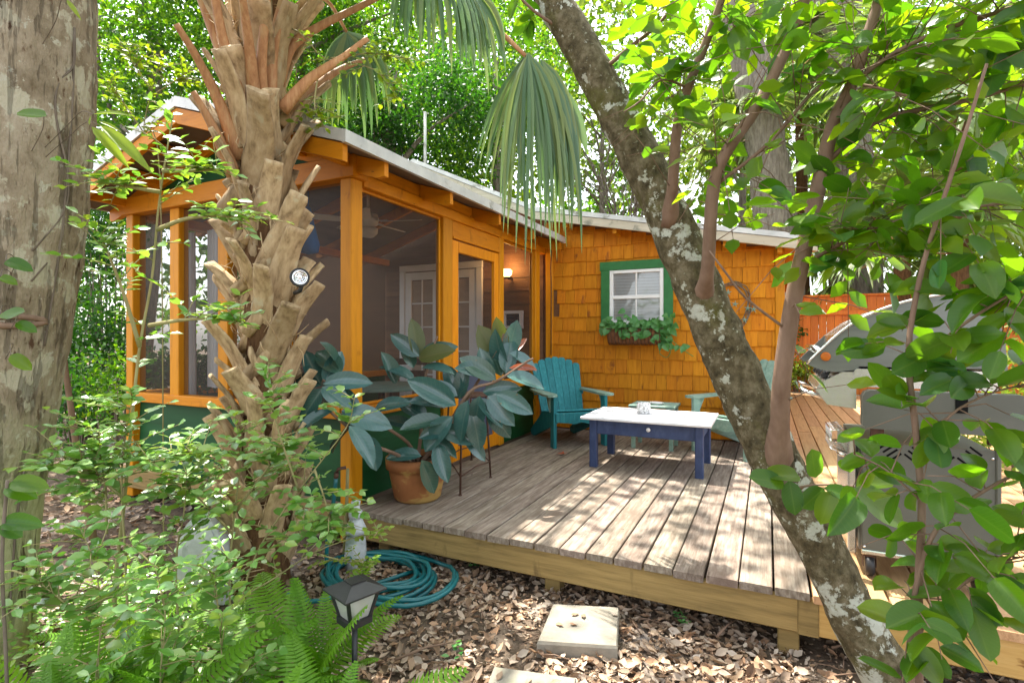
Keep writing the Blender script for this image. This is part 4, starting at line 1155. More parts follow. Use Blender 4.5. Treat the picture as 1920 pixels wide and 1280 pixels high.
mb = MB(); mb.tube([(GX0 - .13, GY0 + .03, 1.13), (GX0 - .22, GY0 + .035, 1.16), (GX0 - .22, GY1 - .05, 1.16), (GX0 - .13, GY1 - .04, 1.13)], .011, 8); mb.build('towel_bar', m_chrome, cp)
# wire basket low at the front
mb = MB()
for k in range(6): mb.tube([(GX0 - .05, 3.02 + k * .05, .98), (GX0 - .10, 3.02 + k * .05, .97), (GX0 - .10, 3.02 + k * .05, .88), (GX0 - .03, 3.02 + k * .05, .86)], .0035, 5)
for z in (.97, .92, .88): mb.tube([(GX0 - .10, 3.0, z), (GX0 - .10, 3.30, z)], .0035, 5)
gp('wire_rack', mb, m_chrome)
# lid
LIDP = [PY(u, v, GY0) for u, v in ((1512, 682), (1540, 655), (1570, 628), (1610, 600), (1660, 578), (1715, 562), (1770, 553), (1822, 551), (1850, 560), (1872, 590), (1885, 640), (1890, 695), (1700, 697), (1560, 697), (1530, 690))]
inn = [Vector((p.x, p.y, p.z)) for p in LIDP]
mb = MB(); mb.extrude(inn, (0, .03, 0)); lid = gp('lid', mb, m_lid)
mb = MB()
mb.extrude([p + Vector((0, .031, 0)) for p in LIDP[2:12]] + [LIDP[12] + Vector((0, .031, 0)), LIDP[13] + Vector((0, .031, 0))], (0, GY1 - GY0 - .05, 0)); mb.build('hood', m_steel, lid)
mb = MB(); mb.extrude([p + Vector((0, GY1 - GY0 - .018, 0)) for p in inn], (0, .03, 0)); mb.build('end_cap', m_lid, lid)
edge = [p + Vector((0, -.004, .002)) for p in LIDP[:9]]
mb = MB(); mb.tube(spline(edge, 3), .007, 6); mb.build('edge_trim', m_chrome, lid)
hd = PY(1552, 668, GY0)
mb = MB(); mb.tube([hd + Vector((0, .02, 0)), hd + Vector((-.05, .03, .04)), hd + Vector((-.05, GY1 - GY0 - .06, .04)), hd + Vector((0, GY1 - GY0 - .05, 0))], .014, 10); mb.build('lid_handle', m_chrome, lid)
c = PY(1548, 668, GY0 - .004); mb = MB(); mb.lathe([(.022, 0), (.022, .005), (.016, .008), (0, .008)], n=16); mb.build('badge', m_fence, lid, Matrix.Translation(c) @ Matrix.Rotation(math.pi / 2, 4, 'X'))
for (x, y) in ((GX0 + .06, GY0 + .06), (GX1 - .06, GY0 + .06), (GX0 + .06, GY1 - .06), (GX1 - .06, GY1 - .06)):
    w = put('caster', None, Matrix.Translation((x, y, ZD)), gr)
    mb = MB(); mb.lathe([(.012, -.018), (.045, -.018), (.052, -.010), (.052, .010), (.045, .018), (.012, .018)], n=18); mb.build('wheel', m_black, w, Matrix.Translation((x, y, ZD + .053)) @ Matrix.Rotation(math.pi / 2, 4, 'Y'))
    mb = MB(); mb.board((x, y, ZD + .112), (.05, .05, .03), .004, 2); mb.board((x - .026, y, ZD + .08), (.004, .03, .07), .001, 2); mb.board((x + .026, y, ZD + .08), (.004, .03, .07), .001, 2); mb.build('fork', m_iron, w)

# ------------------------------------------------------------------ yard things
hc = G(705, 1085, .02)
hose = thing('garden_hose', 'teal garden hose coiled on the leaf litter below the deck', 'hose', (hc.x, hc.y, 0))
pts = []
loops = [(.33, 0, 0, .02), (.30, .05, .02, .025), (.35, -.02, .0, .045), (.26, .03, -.03, .05), (.31, -.04, .02, .065), (.23, .0, .0, .07), (.28, .06, -.01, .085), (.38, .10, .02, .05)]
nst = 26
for li, (r, ox, oy, z) in enumerate(loops):
    nx_ = loops[(li + 1) % len(loops)] if li < len(loops) - 1 else loops[li]
    for k in range(nst):
        t = k / nst
        rr = r + (nx_[0] - r) * t; ox_ = ox + (nx_[1] - ox) * t; oy_ = oy + (nx_[2] - oy) * t; zz = z + (nx_[3] - z) * t
        a = 2 * math.pi * t + 1.1
        pts.append(Vector((hc.x + ox_ + rr * math.cos(a) * 1.05, hc.y + oy_ + rr * math.sin(a) * .80, zz + .012 * math.sin(a * 3 + li))))
mb = MB(); mb.tube(pts, .0125, 8); mb.build('coil', m_hose, hose)
tail = [pts[0] + Vector((.01, 0, .05)), G(560, 1120, .02), G(535, 1110, .02)]
mb = MB(); mb.tube(spline([pts[0], G(600, 1125, .03), G(565, 1110, .02), G(530, 1115, .015)], 6), .0125, 8); mb.build('tail', m_hose, hose)
YR = 3.15
riser = [W(612, 1060, YR), W(614, 1010, YR), W(624, 950, YR), W(630, 895, YR)]
mb = MB(); mb.tube(spline(riser, 5), .012, 8); r_ = mb.build('riser', m_hose, hose)
mb = MB(); mb.tube([W(630, 896, YR), W(631, 886, YR)], .014, 8); mb.tube([W(631, 886, YR), W(634, 879, YR), W(648, 876, YR)], .010, 8); mb.build('brass_fitting', m_iron, r_)
s0 = W(644, 1010, 3.32)
mb = MB(); mb.tube([(s0.x, s0.y, -.03), W(650, 940, 3.32), W(652, 878, 3.32)], [.012, .011, .010], 7, jit=.1)
o = mb.build('wooden_stake', m_twig); tag(o, 'thin pale wooden stake standing beside the corner post', 'stake')
gp_ = W(667, 1000, 3.28); gp_.z = -.01
orn = thing('garden_ornament', 'small grey tiered stone ornament at the deck corner behind the hose', 'ornament', gp_)
k_ = .43 / 80
mb = MB(); mb.lathe([(0, 0), (12 * k_, 0), (13 * k_, 12 * k_), (11 * k_, 36 * k_), (9 * k_, 42 * k_), (0, 42 * k_)], gp_, 16); mb.build('base', m_rock, orn)
mb = MB(); mb.lathe([(0, 42 * k_), (12.5 * k_, 42 * k_), (12 * k_, 47 * k_), (8 * k_, 56 * k_), (6 * k_, 60 * k_), (0, 60 * k_)], gp_, 16); mb.build('tier', m_rock, orn)
mb = MB(); mb.lathe([(0, 60 * k_), (8 * k_, 60 * k_), (8 * k_, 66 * k_), (4.5 * k_, 70 * k_), (5.5 * k_, 78 * k_), (0, 80 * k_)], gp_, 14); mb.build('cap', m_rock, orn)

lpos = W(665, 1130, 2.0)
lan = thing('path_lantern', 'black solar path lantern with square roof beside the hose', 'lantern', (lpos.x, lpos.y, 0), math.radians(-18))
zl = .375
M = wm(lan) @ Matrix.Translation((0, 0, zl)) @ Matrix.Diagonal((.88, .88, .74, 1)) @ Matrix.Translation((0, 0, -zl))
mb = MB()
hw = .098
vs = [(-hw, -hw, zl + .135), (hw, -hw, zl + .135), (hw, hw, zl + .135), (-hw, hw, zl + .135), (-hw, -hw, zl + .143), (hw, -hw, zl + .143), (hw, hw, zl + .143), (-hw, hw, zl + .143)]
q_ = .034
vs += [(-q_, -q_, zl + .178), (q_, -q_, zl + .178), (q_, q_, zl + .178), (-q_, q_, zl + .178), (-q_, -q_, zl + .186), (q_, -q_, zl + .186), (q_, q_, zl + .186), (-q_, q_, zl + .186)]
fs = [(3, 2, 1, 0)]
for l in (0, 4, 8):
    for k in range(4): fs.append((l + k, l + (k + 1) % 4, l + 4 + (k + 1) % 4, l + 4 + k))
fs.append((12, 13, 14, 15))
mb.add(vs, fs); roof_l = mb.build('roof', m_black, lan, M)
mb = MB()
for k in range(4):
    R = Matrix.Rotation(k * math.pi / 2, 3, 'Z')
    mb.beam(R @ Vector((.045, .045, zl)), R @ Vector((.072, .072, zl + .136)), .014, .014, (1, 0, 0), .002)
    mb.beam(R @ Vector((.072, -.072, zl + .130)), R @ Vector((.072, .072, zl + .130)), .012, .012, (0, 0, 1), .002)
mb.build('frame', m_black, lan, M)
for k in range(4):
    R = Matrix.Rotation(k * math.pi / 2, 3, 'Z')
    mb = MB(); mb.add([R @ Vector(p) for p in ((.044, -.04, zl + .005), (.044, .04, zl + .005), (.068, .064, zl + .126), (.068, -.064, zl + .126))], [(0, 1, 2, 3)]); mb.build('pane', m_frost, lan, M)
mb = MB(); mb.board((0, 0, zl - .012), (.115, .115, .030), .008, 2); mb.board((0, 0, zl - .035), (.07, .07, .02), .008, 2); mb.build('base', m_black, lan, M)
mb = MB(); mb.tube([(0, 0, zl - .030), (0, 0, -.05)], .011, 8); mb.build('stake', m_black, lan, wm(lan))
mb = MB(); mb.lathe([(.022, zl + .0), (.024, zl + .05), (.015, zl + .08), (0, zl + .082)], n=12); mb.build('bulb', m_white, lan, M)

def slab(label, pts, z0, z1):
    mb = MB(); e = .012
    cx0 = sum(p[0] for p in pts) / 4; cy0 = sum(p[1] for p in pts) / 4
    inner = [(cx0 + (p[0] - cx0) * .965, cy0 + (p[1] - cy0) * .965) for p in pts]
    vs = [(p[0], p[1], z0) for p in pts] + [(p[0], p[1], z1 - e) for p in pts] + [(p[0], p[1], z1) for p in inner]
    fs = [(3, 2, 1, 0), (8, 9, 10, 11)]
    for l in (0, 4):
        for k in range(4): fs.append((l + k, l + (k + 1) % 4, l + 4 + (k + 1) % 4, l + 4 + k))
    mb.add(vs, fs)
    o = mb.build('stepping_stone', m_stone); tag(o, label, 'stepping stone', 'concrete stepping stones in the leaf litter')
slab('square concrete stepping stone in the litter just before the deck', [(-.94, 2.21), (-.60, 2.33), (-.68, 2.675), (-1.0, 2.56)], -.03, .050)
slab('concrete stepping stone at the bottom edge, closest to the viewer', [(-.95, 1.62), (-.60, 1.70), (-.70, 2.06), (-1.04, 1.98)], -.03, .042)

gs = W(383, 1010, 2.9); 
mb = MB()
n = 14; vs = []
for k in range(n + 1):
    a = math.pi * k / n
    vs.append((-.115 * math.cos(a), .28 + .20 * math.sin(a)))
prof2 = [(-.125, 0)] + vs + [(.125, 0)]
mb.extrude([(x, -.045, z) for x, z in prof2], (0, .09, 0))
mb.extrude([(x * .78, -.052, .04 + z * .86) for x, z in prof2], (0, .008, 0))
o = mb.build('garden_stone', m_rock, None, Matrix.Translation((gs.x, gs.y, -.02)) @ Matrix.Rotation(.5, 4, 'Z')); tag(o, 'round topped grey stone marker standing in the shrubs by the palm', 'garden stone')

# ------------------------------------------------------------------ leaning tree and broad leaves at the right
broad = ellipse(.28, .95, .47)
lf = [leaf_mesh('leaf', m_leafF, broad, 7, f, c, w) for f, c, w in ((.18, -.12, 0), (.32, -.25, .006), (.1, -.05, .01), (.4, -.30, 0), (.25, .06, .008), (.6, -.42, .012), (.15, .10, .022), (.5, -.2, -.016))]
def bark_right():
    M = Mt('leaning_tree_bark')
    tc = M.n('TexCoord').outputs['Object']
    z = M.n('SeparateXYZ', {0: tc}).outputs['Z']
    def N(sc, st, **k):
        mp = M.n('Mapping', {'Vector': tc, 'Scale': st}).outputs[0]
        return M.n('TexNoise', {'Vector': mp, 'Scale': sc, 'Detail': 8.0, 'Roughness': .65, **k}).outputs['Fac']
    mr = lambda f, a, b, c=0.0, d=1.0: M.n('MapRange', {'Value': f, 'From Min': a, 'From Max': b, 'To Min': c, 'To Max': d}).outputs[0]
    ad = lambda a, b: M.n('Math', {0: a, 1: b}, operation='ADD').outputs[0]
    col = M.ramp(N(24, (1, 1, .8)), [(.30, (.034, .027, .013)), (.5, (.125, .102, .055)), (.72, (.26, .22, .14))])
    col = M.mix(mr(N(3.1, (1, 1, 1)), .54, .66), col, (.12, .115, .030))
    foot = mr(z, .15, .75, .11, 0.0)
    col = M.mix(mr(ad(N(6.0, (1, 1, 1)), foot), .585, .615), col, (.50, .51, .42))
    col = M.mix(mr(N(15, (1, 1, 1)), .605, .63), col, (.46, .46, .36))
    col = M.mix(mr(N(40, (1, 1, 1)), .62, .66), col, (.30, .29, .20))
    b = ad(N(30, (1, 1, .7)), N(9, (2, 2, .8)))
    nb = M.n('Bump', {'Height': b, 'Strength': 1.0, 'Distance': .03}).outputs[0]
    return M.done(M.n('BsdfPrincipled', {'Base Color': col, 'Roughness': .85, 'Specular IOR Level': .15, 'Normal': nb}).outputs[0])
def along(pl, t):
    i = min(int(t * (len(pl) - 1)), len(pl) - 2); f = t * (len(pl) - 1) - i
    return pl[i].lerp(pl[i + 1], f)

tree = thing('leaning_tree', 'leaning tree trunk with white lichen patches rising over the deck corner', 'tree', (.47, 2.43, 0))
TP = [W(1712, 1350, 2.0), W(1655, 1250, 2.02), W(1598, 1150, 2.05), W(1540, 1030, 2.08), W(1482, 920, 2.12), W(1425, 800, 2.16), W(1375, 690, 2.2), W(1335, 600, 2.22), W(1285, 480, 2.25), W(1228, 350, 2.28), W(1165, 230, 2.32), W(1085, 80, 2.36), W(1030, -10, 2.4), W(960, -160, 2.5), W(900, -330, 2.6)]
TR = [.118, .108, .100, .098, .103, .112, .112, .108, .106, .100, .094, .088, .085, .08, .07]
sp = spline(TP, 9)
mb = MB(); mb.tube(sp, lerps([r * .89 for r in TR], len(sp)), 28, jit=.10, sd=3, jf=11); trunk = mb.build('trunk', bark_right(), tree)
def bpath(pts): return spline([W(*p) for p in pts], 4)
BR = {
    'A': (bpath([(1255, 420, 2.22), (1262, 340, 2.12), (1270, 235, 2.05), (1290, 165, 2.0), (1322, 84, 1.95), (1353, 0, 1.9), (1375, -90, 1.85)]), .024, .012),
    'B': (bpath([(1318, 560, 2.2), (1327, 500, 2.05), (1338, 350, 1.95), (1365, 280, 1.9), (1420, 200, 1.86), (1480, 80, 1.82), (1510, 0, 1.8), (1530, -90, 1.8)]), .026, .015),
    'C': (bpath([(1455, 870, 2.12), (1462, 790, 2.0), (1467, 700, 1.93), (1490, 550, 1.88), (1530, 370, 1.84), (1560, 240, 1.80), (1600, 150, 1.76), (1648, 0, 1.72), (1675, -90, 1.7)]), .038, .014),
    'E': (bpath([(1543, 310, 1.83), (1640, 230, 1.75), (1720, 207, 1.7), (1830, 185, 1.65), (1930, 155, 1.6), (2020, 140, 1.55)]), .010, .005),
    'F': (bpath([(1590, 165, 1.77), (1660, 110, 1.70), (1760, 60, 1.62), (1880, 20, 1.55), (1990, -20, 1.5)]), .009, .005),
    'H': (bpath([(1345, 345, 1.95), (1440, 270, 1.85), (1540, 160, 1.8), (1620, 160, 1.7), (1700, 180, 1.62)]), .007, .004),
    'I': (bpath([(1500, 500, 1.87), (1580, 455, 1.78), (1660, 420, 1.68), (1760, 400, 1.6), (1880, 380, 1.55)]), .008, .004),
    'J': (bpath([(1120, 140, 2.34), (1180, 90, 2.2), (1240, 40, 2.1), (1300, -40, 2.0)]), .010, .005),
    'K': (bpath([(1060, 60, 2.38), (1000, 20, 2.3), (950, -30, 2.25), (900, -60, 2.2)]), .008, .004),
    'L': (bpath([(1290, 165, 2.0), (1240, 150, 1.95), (1200, 190, 1.9), (1170, 210, 1.88)]), .005, .003),
    'N': (bpath([(1478, 620, 1.9), (1400, 560, 1.85), (1360, 510, 1.8), (1330, 470, 1.8)]), .005, .003),
}
for k, (pl_, r0, r1) in BR.items():
    mb = MB(); n = len(pl_)
    rr = lerps([r0, r1], n)
    if k in 'ABC':
        rr = [r * (1 + 1.0 * max(0, 1 - i / 4) ** 1.5) for i, r in enumerate(rr)]
    mb.tube(pl_, rr, 10 if r0 > .012 else 6, jit=.05, jf=12); mb.build('branch', m_branch, tree)

def bound(v):
    pts = [(-400, 900), (0, 1095), (100, 1135), (170, 1175), (250, 1190), (330, 1235), (400, 1310), (470, 1375), (520, 1450), (600, 1500), (700, 1490), (730, 1560), (760, 1600)]
    for (v0, u0), (v1, u1) in zip(pts, pts[1:]):
        if v0 <= v <= v1: return u0 + (u1 - u0) * (v - v0) / (v1 - v0)
    return 9999
grid = {}
def allowed(p, cap):
    u, v, Y = pix(p)
    if Y < .75 or u < bound(v) or u > 2010 or v > 760 or v < -130: return False
    if 1095 < u < 1140 and 200 < v: return False
    k = (int(u // 64), int(v // 64))
    # fence and grill stay partly open
    c = cap
    if 1460 < u < 1640 and 520 < v < 760: c = 1
    if 1640 < u < 1900 and 640 < v: c = 3
    if 1320 < u < 1460 and 420 < v < 560: c = 1
    if 1210 < u < 1330 and v > 230: c = 1
    if 1380 < u < 1600 and 90 < v < 380: c = min(cap, 3)
    if grid.get(k, 0) >= c: return False
    grid[k] = grid.get(k, 0) + 1
    return True
def broad_leaves(t, lines, N, size, cap, twig_mb, reach=(.06, .32), as_parts=True, ok=allowed, masslist=None):
    made = 0; tries = 0
    while made < N and tries < N * 60:
        tries += 1
        pl_ = random.choice(lines)
        p = along(pl_, random.uniform(.12, 1.0))
        dv = Vector((random.gauss(0, 1), random.gauss(0, 1), random.gauss(-.1, .7))).normalized()
        L = random.uniform(*reach)
        c = p + dv * L
        nl = random.randint(3, 6)
        got = []
        mid = p.lerp(c, .5) + Vector((0, 0, .02))
        for i in range(nl):
            f = .45 + .55 * i / max(1, nl - 1)
            q = p.lerp(mid, f * 2) if f < .5 else mid.lerp(c, f * 2 - 1)
            s = 1 if i % 2 else -1
            side = dv.cross(Vector((0, 0, 1))).normalized() * s
            d = dv * random.uniform(.3, .8) + side * random.uniform(.5, 1.0) + Vector((0, 0, random.uniform(-.45, .15)))
            if i == nl - 1: d = dv + Vector((0, 0, -.2))
            d.normalize()
            sz = random.uniform(*size)
            if not ok(q + d * sz * .5, cap): continue
            tocam = (Vector((0, 0, CH)) - q).normalized()
            nrm = Vector((0, 0, 1)) * random.uniform(.2, .9) + tocam * random.uniform(-.1, .9) * random.choice((1, 1, -1)) + Vector((random.gauss(0, .35), random.gauss(0, .35), 0))
            got.append((q, d, nrm, sz))
        if not got: continue
        twig_mb.tube([p, mid, c], [.0020, .0016, .0010], 5)
        for (q, d, nrm, sz) in got:
            if as_parts:
                put('leaf', random.choice(lf), frame(q, d, nrm, (sz * random.uniform(.9, 1.1), sz, sz)), t)
            else: masslist.append((q, d, nrm, sz))
            made += 1
    return made
tw = MB()
lines = [BR[k][0] for k in 'CEFHIEIFBA']
n1 = broad_leaves(tree, lines, 246, (.085, .135), 4, tw)
lines = [BR[k][0] for k in 'AJL']
n2 = broad_leaves(tree, lines, 28, (.085, .12), 3, tw, (.05, .2))
def ok_left(p, cap):
    u, v, Y = pix(p)
    return 920 < u < 1180 and v < 110
n3 = broad_leaves(tree, [BR['K'][0], BR['J'][0]], 14, (.08, .11), 9, tw, (.05, .16), ok=ok_left)
print('broad leaves', n1, n2, n3)
mass = []
grid.clear()
broad_leaves(tree, [BR[k][0] for k in 'ABCEFHI'], 720, (.065, .105), 7, tw, (.10, .42), as_parts=False, masslist=mass)
tw.build('twig', m_branch, tree, kind='stuff')
if mass:
    vs, fs = cloud(np.array([q for q, _, _, _ in mass]), [s for *_, s in mass], np.array([d for _, d, _, _ in mass]), np.array([n for _, _, n, _ in mass]), OVAL)
    put('foliage', np_mesh('foliage', vs, fs, m_leafF2, True), None, tree, kind='stuff')

# slender shrub in front of the grill
shr = thing('broadleaf_shrub', 'slender broad leaved shrub growing before the grill at the deck edge', 'shrub', (.37, 1.79, 0))
SP = {
    'a': (bpath([(1722, 1640, 1.43), (1722, 1280, 1.44), (1722, 1100, 1.45), (1728, 950, 1.46), (1716, 800, 1.47), (1703, 660, 1.48), (1725, 520, 1.48), (1760, 400, 1.46), (1800, 280, 1.42), (1850, 120, 1.38)]), .0125, .004),
    'b': (bpath([(1715, 1600, 1.42), (1708, 1250, 1.42), (1712, 1130, 1.43), (1745, 1010, 1.42), (1800, 950, 1.40), (1880, 900, 1.36), (1950, 870, 1.33)]), .009, .003),
    'c': (bpath([(1705, 690, 1.48), (1790, 620, 1.42), (1880, 560, 1.38), (1960, 520, 1.35)]), .005, .003),
    'd': (bpath([(1728, 940, 1.46), (1660, 880, 1.48), (1600, 850, 1.5)]), .003, .002),
    'e': (bpath([(1728, 1180, 1.44), (1800, 1100, 1.38), (1860, 1060, 1.33), (1930, 1040, 1.3)]), .004, .002),
    'f': (bpath([(1722, 860, 1.46), (1780, 780, 1.42), (1850, 740, 1.4), (1920, 720, 1.38)]), .004, .002),
}
mb = MB()
for k, (pl_, r0, r1) in SP.items(): mb.tube(pl_, lerps([r0, r1], len(pl_)), 7, jit=.04, jf=20)
mb.build('stem', m_branch, shr)
grid2 = {}
def ok_sh(p, cap):
    u, v, Y = pix(p)
    if not (1590 < u < 1990 and 500 < v < 1260): return False
    if u < 1640 and v > 960: return False
    k = (int(u // 70), int(v // 70))
    c = 2 if 760 < v < 1000 and u < 1880 else 4
    if v > 1000 and u < 1700: c = 1
    if grid2.get(k, 0) >= c: return False
    grid2[k] = grid2.get(k, 0) + 1
    return True
tw = MB()
n4 = broad_leaves(shr, [SP[k][0] for k in 'aabbcccddeff'], 200, (.075, .125), 9, tw, (.04, .22), ok=ok_sh)
print('shrub leaves', n4)
tw.build('twig', m_branch, shr, kind='stuff')

# a fresh shoot of the leaning trunk with big dark leaves
sh = [(1470, 905, 1402, 897, 1.9), (1500, 895, 1440, 880, 1.92), (1530, 895, 1520, 850, 1.88), (1480, 900, 1488, 945, 1.9), (1545, 915, 1512, 945, 1.9), (1545, 915, 1585, 930, 1.86), (1560, 920, 1540, 975, 1.84), (1600, 915, 1690, 985, 1.8), (1605, 912, 1650, 900, 1.85), (1570, 930, 1600, 960, 1.84)]
mb = MB(); mb.tube(spline([W(1495, 945, 2.05), W(1500, 915, 1.95), W(1545, 908, 1.9), W(1602, 912, 1.84)], 4), [.008] * 5 + [.004] * 8, 6); mb.build('shoot', m_branch, tree)
for (u0, v0, u1, v1, Y) in sh:
    p0, p1 = W(u0, v0, Y), W(u1, v1, Y - .02)
    L = max(.12, (p1 - p0).length)
    put('leaf', random.choice(lf), frame(p0, p1 - p0, Vector((.1, -.8, .8)) + Vector((random.gauss(0, .3), 0, random.gauss(0, .2))), (L * 1.05, L, L)), tree)

# ------------------------------------------------------------------ cabbage palm with boots
palm = thing('cabbage_palm', 'cabbage palm covered in crisscross boots standing before the porch gable', 'palm', W(490, 1082, 3.12))
PP = [W(490, 1110, 3.12), W(494, 950, 3.12), W(500, 800, 3.12), (W(502, 600, 3.12)), W(494, 400, 3.13), W(486, 200, 3.14), W(492, 60, 3.15), W(496, -120, 3.16), W(498, -250, 3.17)]
psp = spline(PP, 6)
mb = MB(); mb.tube(psp, lerps([.165, .140, .13, .12, .12, .125, .125, .115, .09], len(psp)), 18, jit=.12, sd=9, jf=6); mb.build('trunk', m_fibre, palm)
def boot_mesh(L, w, out, m=m_boot, legs=True):
    mb = MB()
    path = [(0, -.06, -.16), (0, -.01, 0), (0, .05 * out + .02, .30 * L), (0, .14 * out + .03, .62 * L), (0, .26 * out + .05, .88 * L), (0, .32 * out + .06, L)]
    mb.tube(spline(path, 2), lerps([w * .44, w * .50, w * .46, w * .41, w * .36, w * .33], 11), 10, upv=(0, 1, 0), flat=.26, jit=.16, jf=22, sd=L * 9)
    if legs:
        for s in (-1, 1):
            mb.tube([(0, .0, .06), (s * .06, .0, -.06), (s * .12, -.03, -.18)], [w * .20, w * .26, w * .22], 7, upv=(0, 1, 0), flat=.5, jit=.16, jf=20)
    return mb.mesh('boot', m)
boots = [boot_mesh(L, w, o) for L, w, o in ((.42, .165, .50), (.48, .180, .40), (.38, .175, .62), (.50, .160, .45), (.40, .185, .36))]
N = 92
for k in range(N):
    t = .03 + .70 * k / N
    p = along(psp, t)
    ang = k * 2.39996 + random.uniform(-.25, .25)
    rad = random.uniform(.085, .115)
    out = Vector((math.cos(ang), math.sin(ang), 0))
    M = Matrix((out.cross(Vector((0, 0, 1))) * -1, out, Vector((0, 0, 1)))).transposed().to_4x4()
    s = random.uniform(.72, .95) * (1.0 + .25 * (k > 62))
    put('boot', random.choice(boots), Matrix.Translation(p + out * rad) @ M @ Matrix.Rotation(random.choice((-1, 1)) * random.uniform(.12, .48), 4, 'Y') @ Matrix.Scale(s, 4), palm)
# loose fibre strands between the boots
mb = MB()
for k in range(420):
    t = random.uniform(.03, .85); p = along(psp, t); a = random.uniform(0, 6.28)
    o = Vector((math.cos(a), math.sin(a), 0))
    b = p + o * random.uniform(.11, .20); d = Vector((random.gauss(0, .6), random.gauss(0, .6), random.gauss(-.1, .9))).normalized() * random.uniform(.05, .24)
    mb.tube([b, b + d * .5 + o * .03, b + d], [.0035, .0025, .001], 4)
mb.build('fibre', m_boot, palm, kind='stuff')
# long leaf stems of the crown
PET = [
    [(452, 300, 3.05), (410, 190, 2.95), (370, 110, 2.85), (330, 45, 2.75)], [(450, 230, 3.1), (425, 130, 3.1), (385, 20, 3.1), (355, -60, 3.1), (330, -160, 3.1)],
    [(462, 240, 3.0), (440, 150, 2.9), (415, 60, 2.8), (395, -50, 2.7), (370, -150, 2.6)], [(478, 220, 2.98), (470, 110, 2.85), (455, 0, 2.7), (440, -120, 2.55)],
    [(490, 200, 2.98), (490, 120, 2.9), (500, 0, 2.8), (505, -120, 2.7)], [(505, 180, 3.0), (512, 90, 2.95), (530, 0, 2.9), (560, -100, 2.85)],
    [(520, 160, 3.1), (545, 90, 3.1), (600, 50, 3.1), (690, 5, 3.1), (790, -50, 3.15)], [(530, 205, 3.05), (580, 150, 3.0), (640, 110, 2.97), (690, 72, 2.95)],
    [(525, 235, 3.1), (575, 180, 3.15), (630, 135, 3.2), (684, 112, 3.25)], [(500, 60, 3.2), (560, -80, 3.3), (700, -110, 3.4), (830, -40, 3.42), (985, 105, 3.45)],
    [(512, 140, 3.2), (560, 20, 3.4), (610, 0, 3.6), (650, 60, 3.7)], [(470, 120, 3.25), (420, -20, 3.4), (360, -120, 3.5)], [(440, 330, 3.02), (400, 240, 2.92), (362, 172, 2.85)],
]
for pth in PET:
    q = spline([W(*p) for p in pth], 5)
    mb = MB(); mb.tube(q, lerps([.046, .032, .022, .017], len(q)), 9, upv=(.434, -.901, .1), flat=.55, jit=.08, jf=10); mb.build('petiole', m_petiole, palm)

def fan(mb, hub, d, nrm, L, nseg, spread, droop, w=.022, folded=.35, sway=.08, rng=random):
    """costapalmate leaf: folded strips from the hub that bow to gravity"""
    R = axes(d, nrm)
    for i in range(nseg):
        a = spread * (2 * (i + .5) / nseg - 1)
        dr = (R @ Vector((math.sin(a), math.cos(a), rng.gauss(0, .05)))).normalized()
        side = (R @ Vector((math.cos(a), -math.sin(a), 0))).normalized()
        p = Vector(hub); n = 7
        l = L * (1 - .25 * abs(a) / max(spread, .1)) * rng.uniform(.62, 1.10)
        dd = droop * rng.uniform(.8, 1.25)
        sw = Vector((rng.gauss(0, sway), rng.gauss(0, sway), 0))
        vs = []
        for k in range(n + 1):
            t = k / n
            ww = w * (math.sin(math.pi * min(.98, .12 + .86 * t)) ** .7) * (1 if t < .97 else .3)
            nn = dr.cross(side)
            vs += [p - side * ww + nn * ww * folded, p, p + side * ww + nn * ww * folded]
            dr = (dr + Vector((0, 0, -1)) * dd * (1.1 * t + .25) / n * 2 + sw / n).normalized()
            side = (side - dr * side.dot(dr)).normalized()
            p = p + dr * (l / n)
        fs = []
        for k in range(n):
            for e in (0, 1):
                b = k * 3 + e
                fs.append((b, b + 1, b + 4, b + 3))
        mb.add(vs, fs, 0, True)
def frond(t, hub, d, nrm, L, nseg, spread, droop, mat=m_palmleaf, **kw):
    mb = MB(); fan(mb, hub, d, nrm, L, nseg, spread, droop, **kw); return mb.build('frond', mat, t)
rt = Vector((CA, SA, 0)); fw = Vector((-SA, CA, 0)); up = Vector((0, 0, 1))
frond(palm, W(990, 100, 3.45), rt * .16 - up * .85 - fw * .25, fw * -.8 + up * .35, 1.40, 46, .70, 2.6, w=.012, sway=.22)
frond(palm, W(1015, 112, 3.47), rt * .42 - up * .6 - fw * .2, fw * -.8 + up * .45, 1.30, 30, .50, 4.2, w=.014, sway=.18)
frond(palm, W(985, 105, 3.5), rt * -.35 - up * .75, fw * -.8 + up * .45, 1.0, 14, .35, 1.2, w=.012, sway=.16)
frond(palm, W(1040, 150, 3.5), rt * .3 - up * .8, fw * -1 + up * .1, .80, 9, .45, 1.5, w=.034)
frond(palm, W(800, -70, 3.2), rt * .5 - up * .3 - fw * .3, fw * -.5 + up * .8, .86, 54, 1.6, 2.4, w=.015)
frond(palm, W(870, -30, 3.3), rt * .4 - up * .6, fw * -.8 + up * .5, .66, 26, .9, 2.2, w=.016)
frond(palm, W(650, 60, 3.75), rt * .2 - up * .6, fw * -.8 + up * .5, .80, 46, 1.3, 2.4, w=.016)
for (u, v, Y, dx) in ((560, -130, 2.85, .5), (505, -160, 2.6, .1)):  # unseen fronds above the view, added for shade
    frond(palm, W(u, v, Y), rt * dx + up * .5, up * .8 - fw * .4, .95, 40, 1.5, 1.3, w=.018)
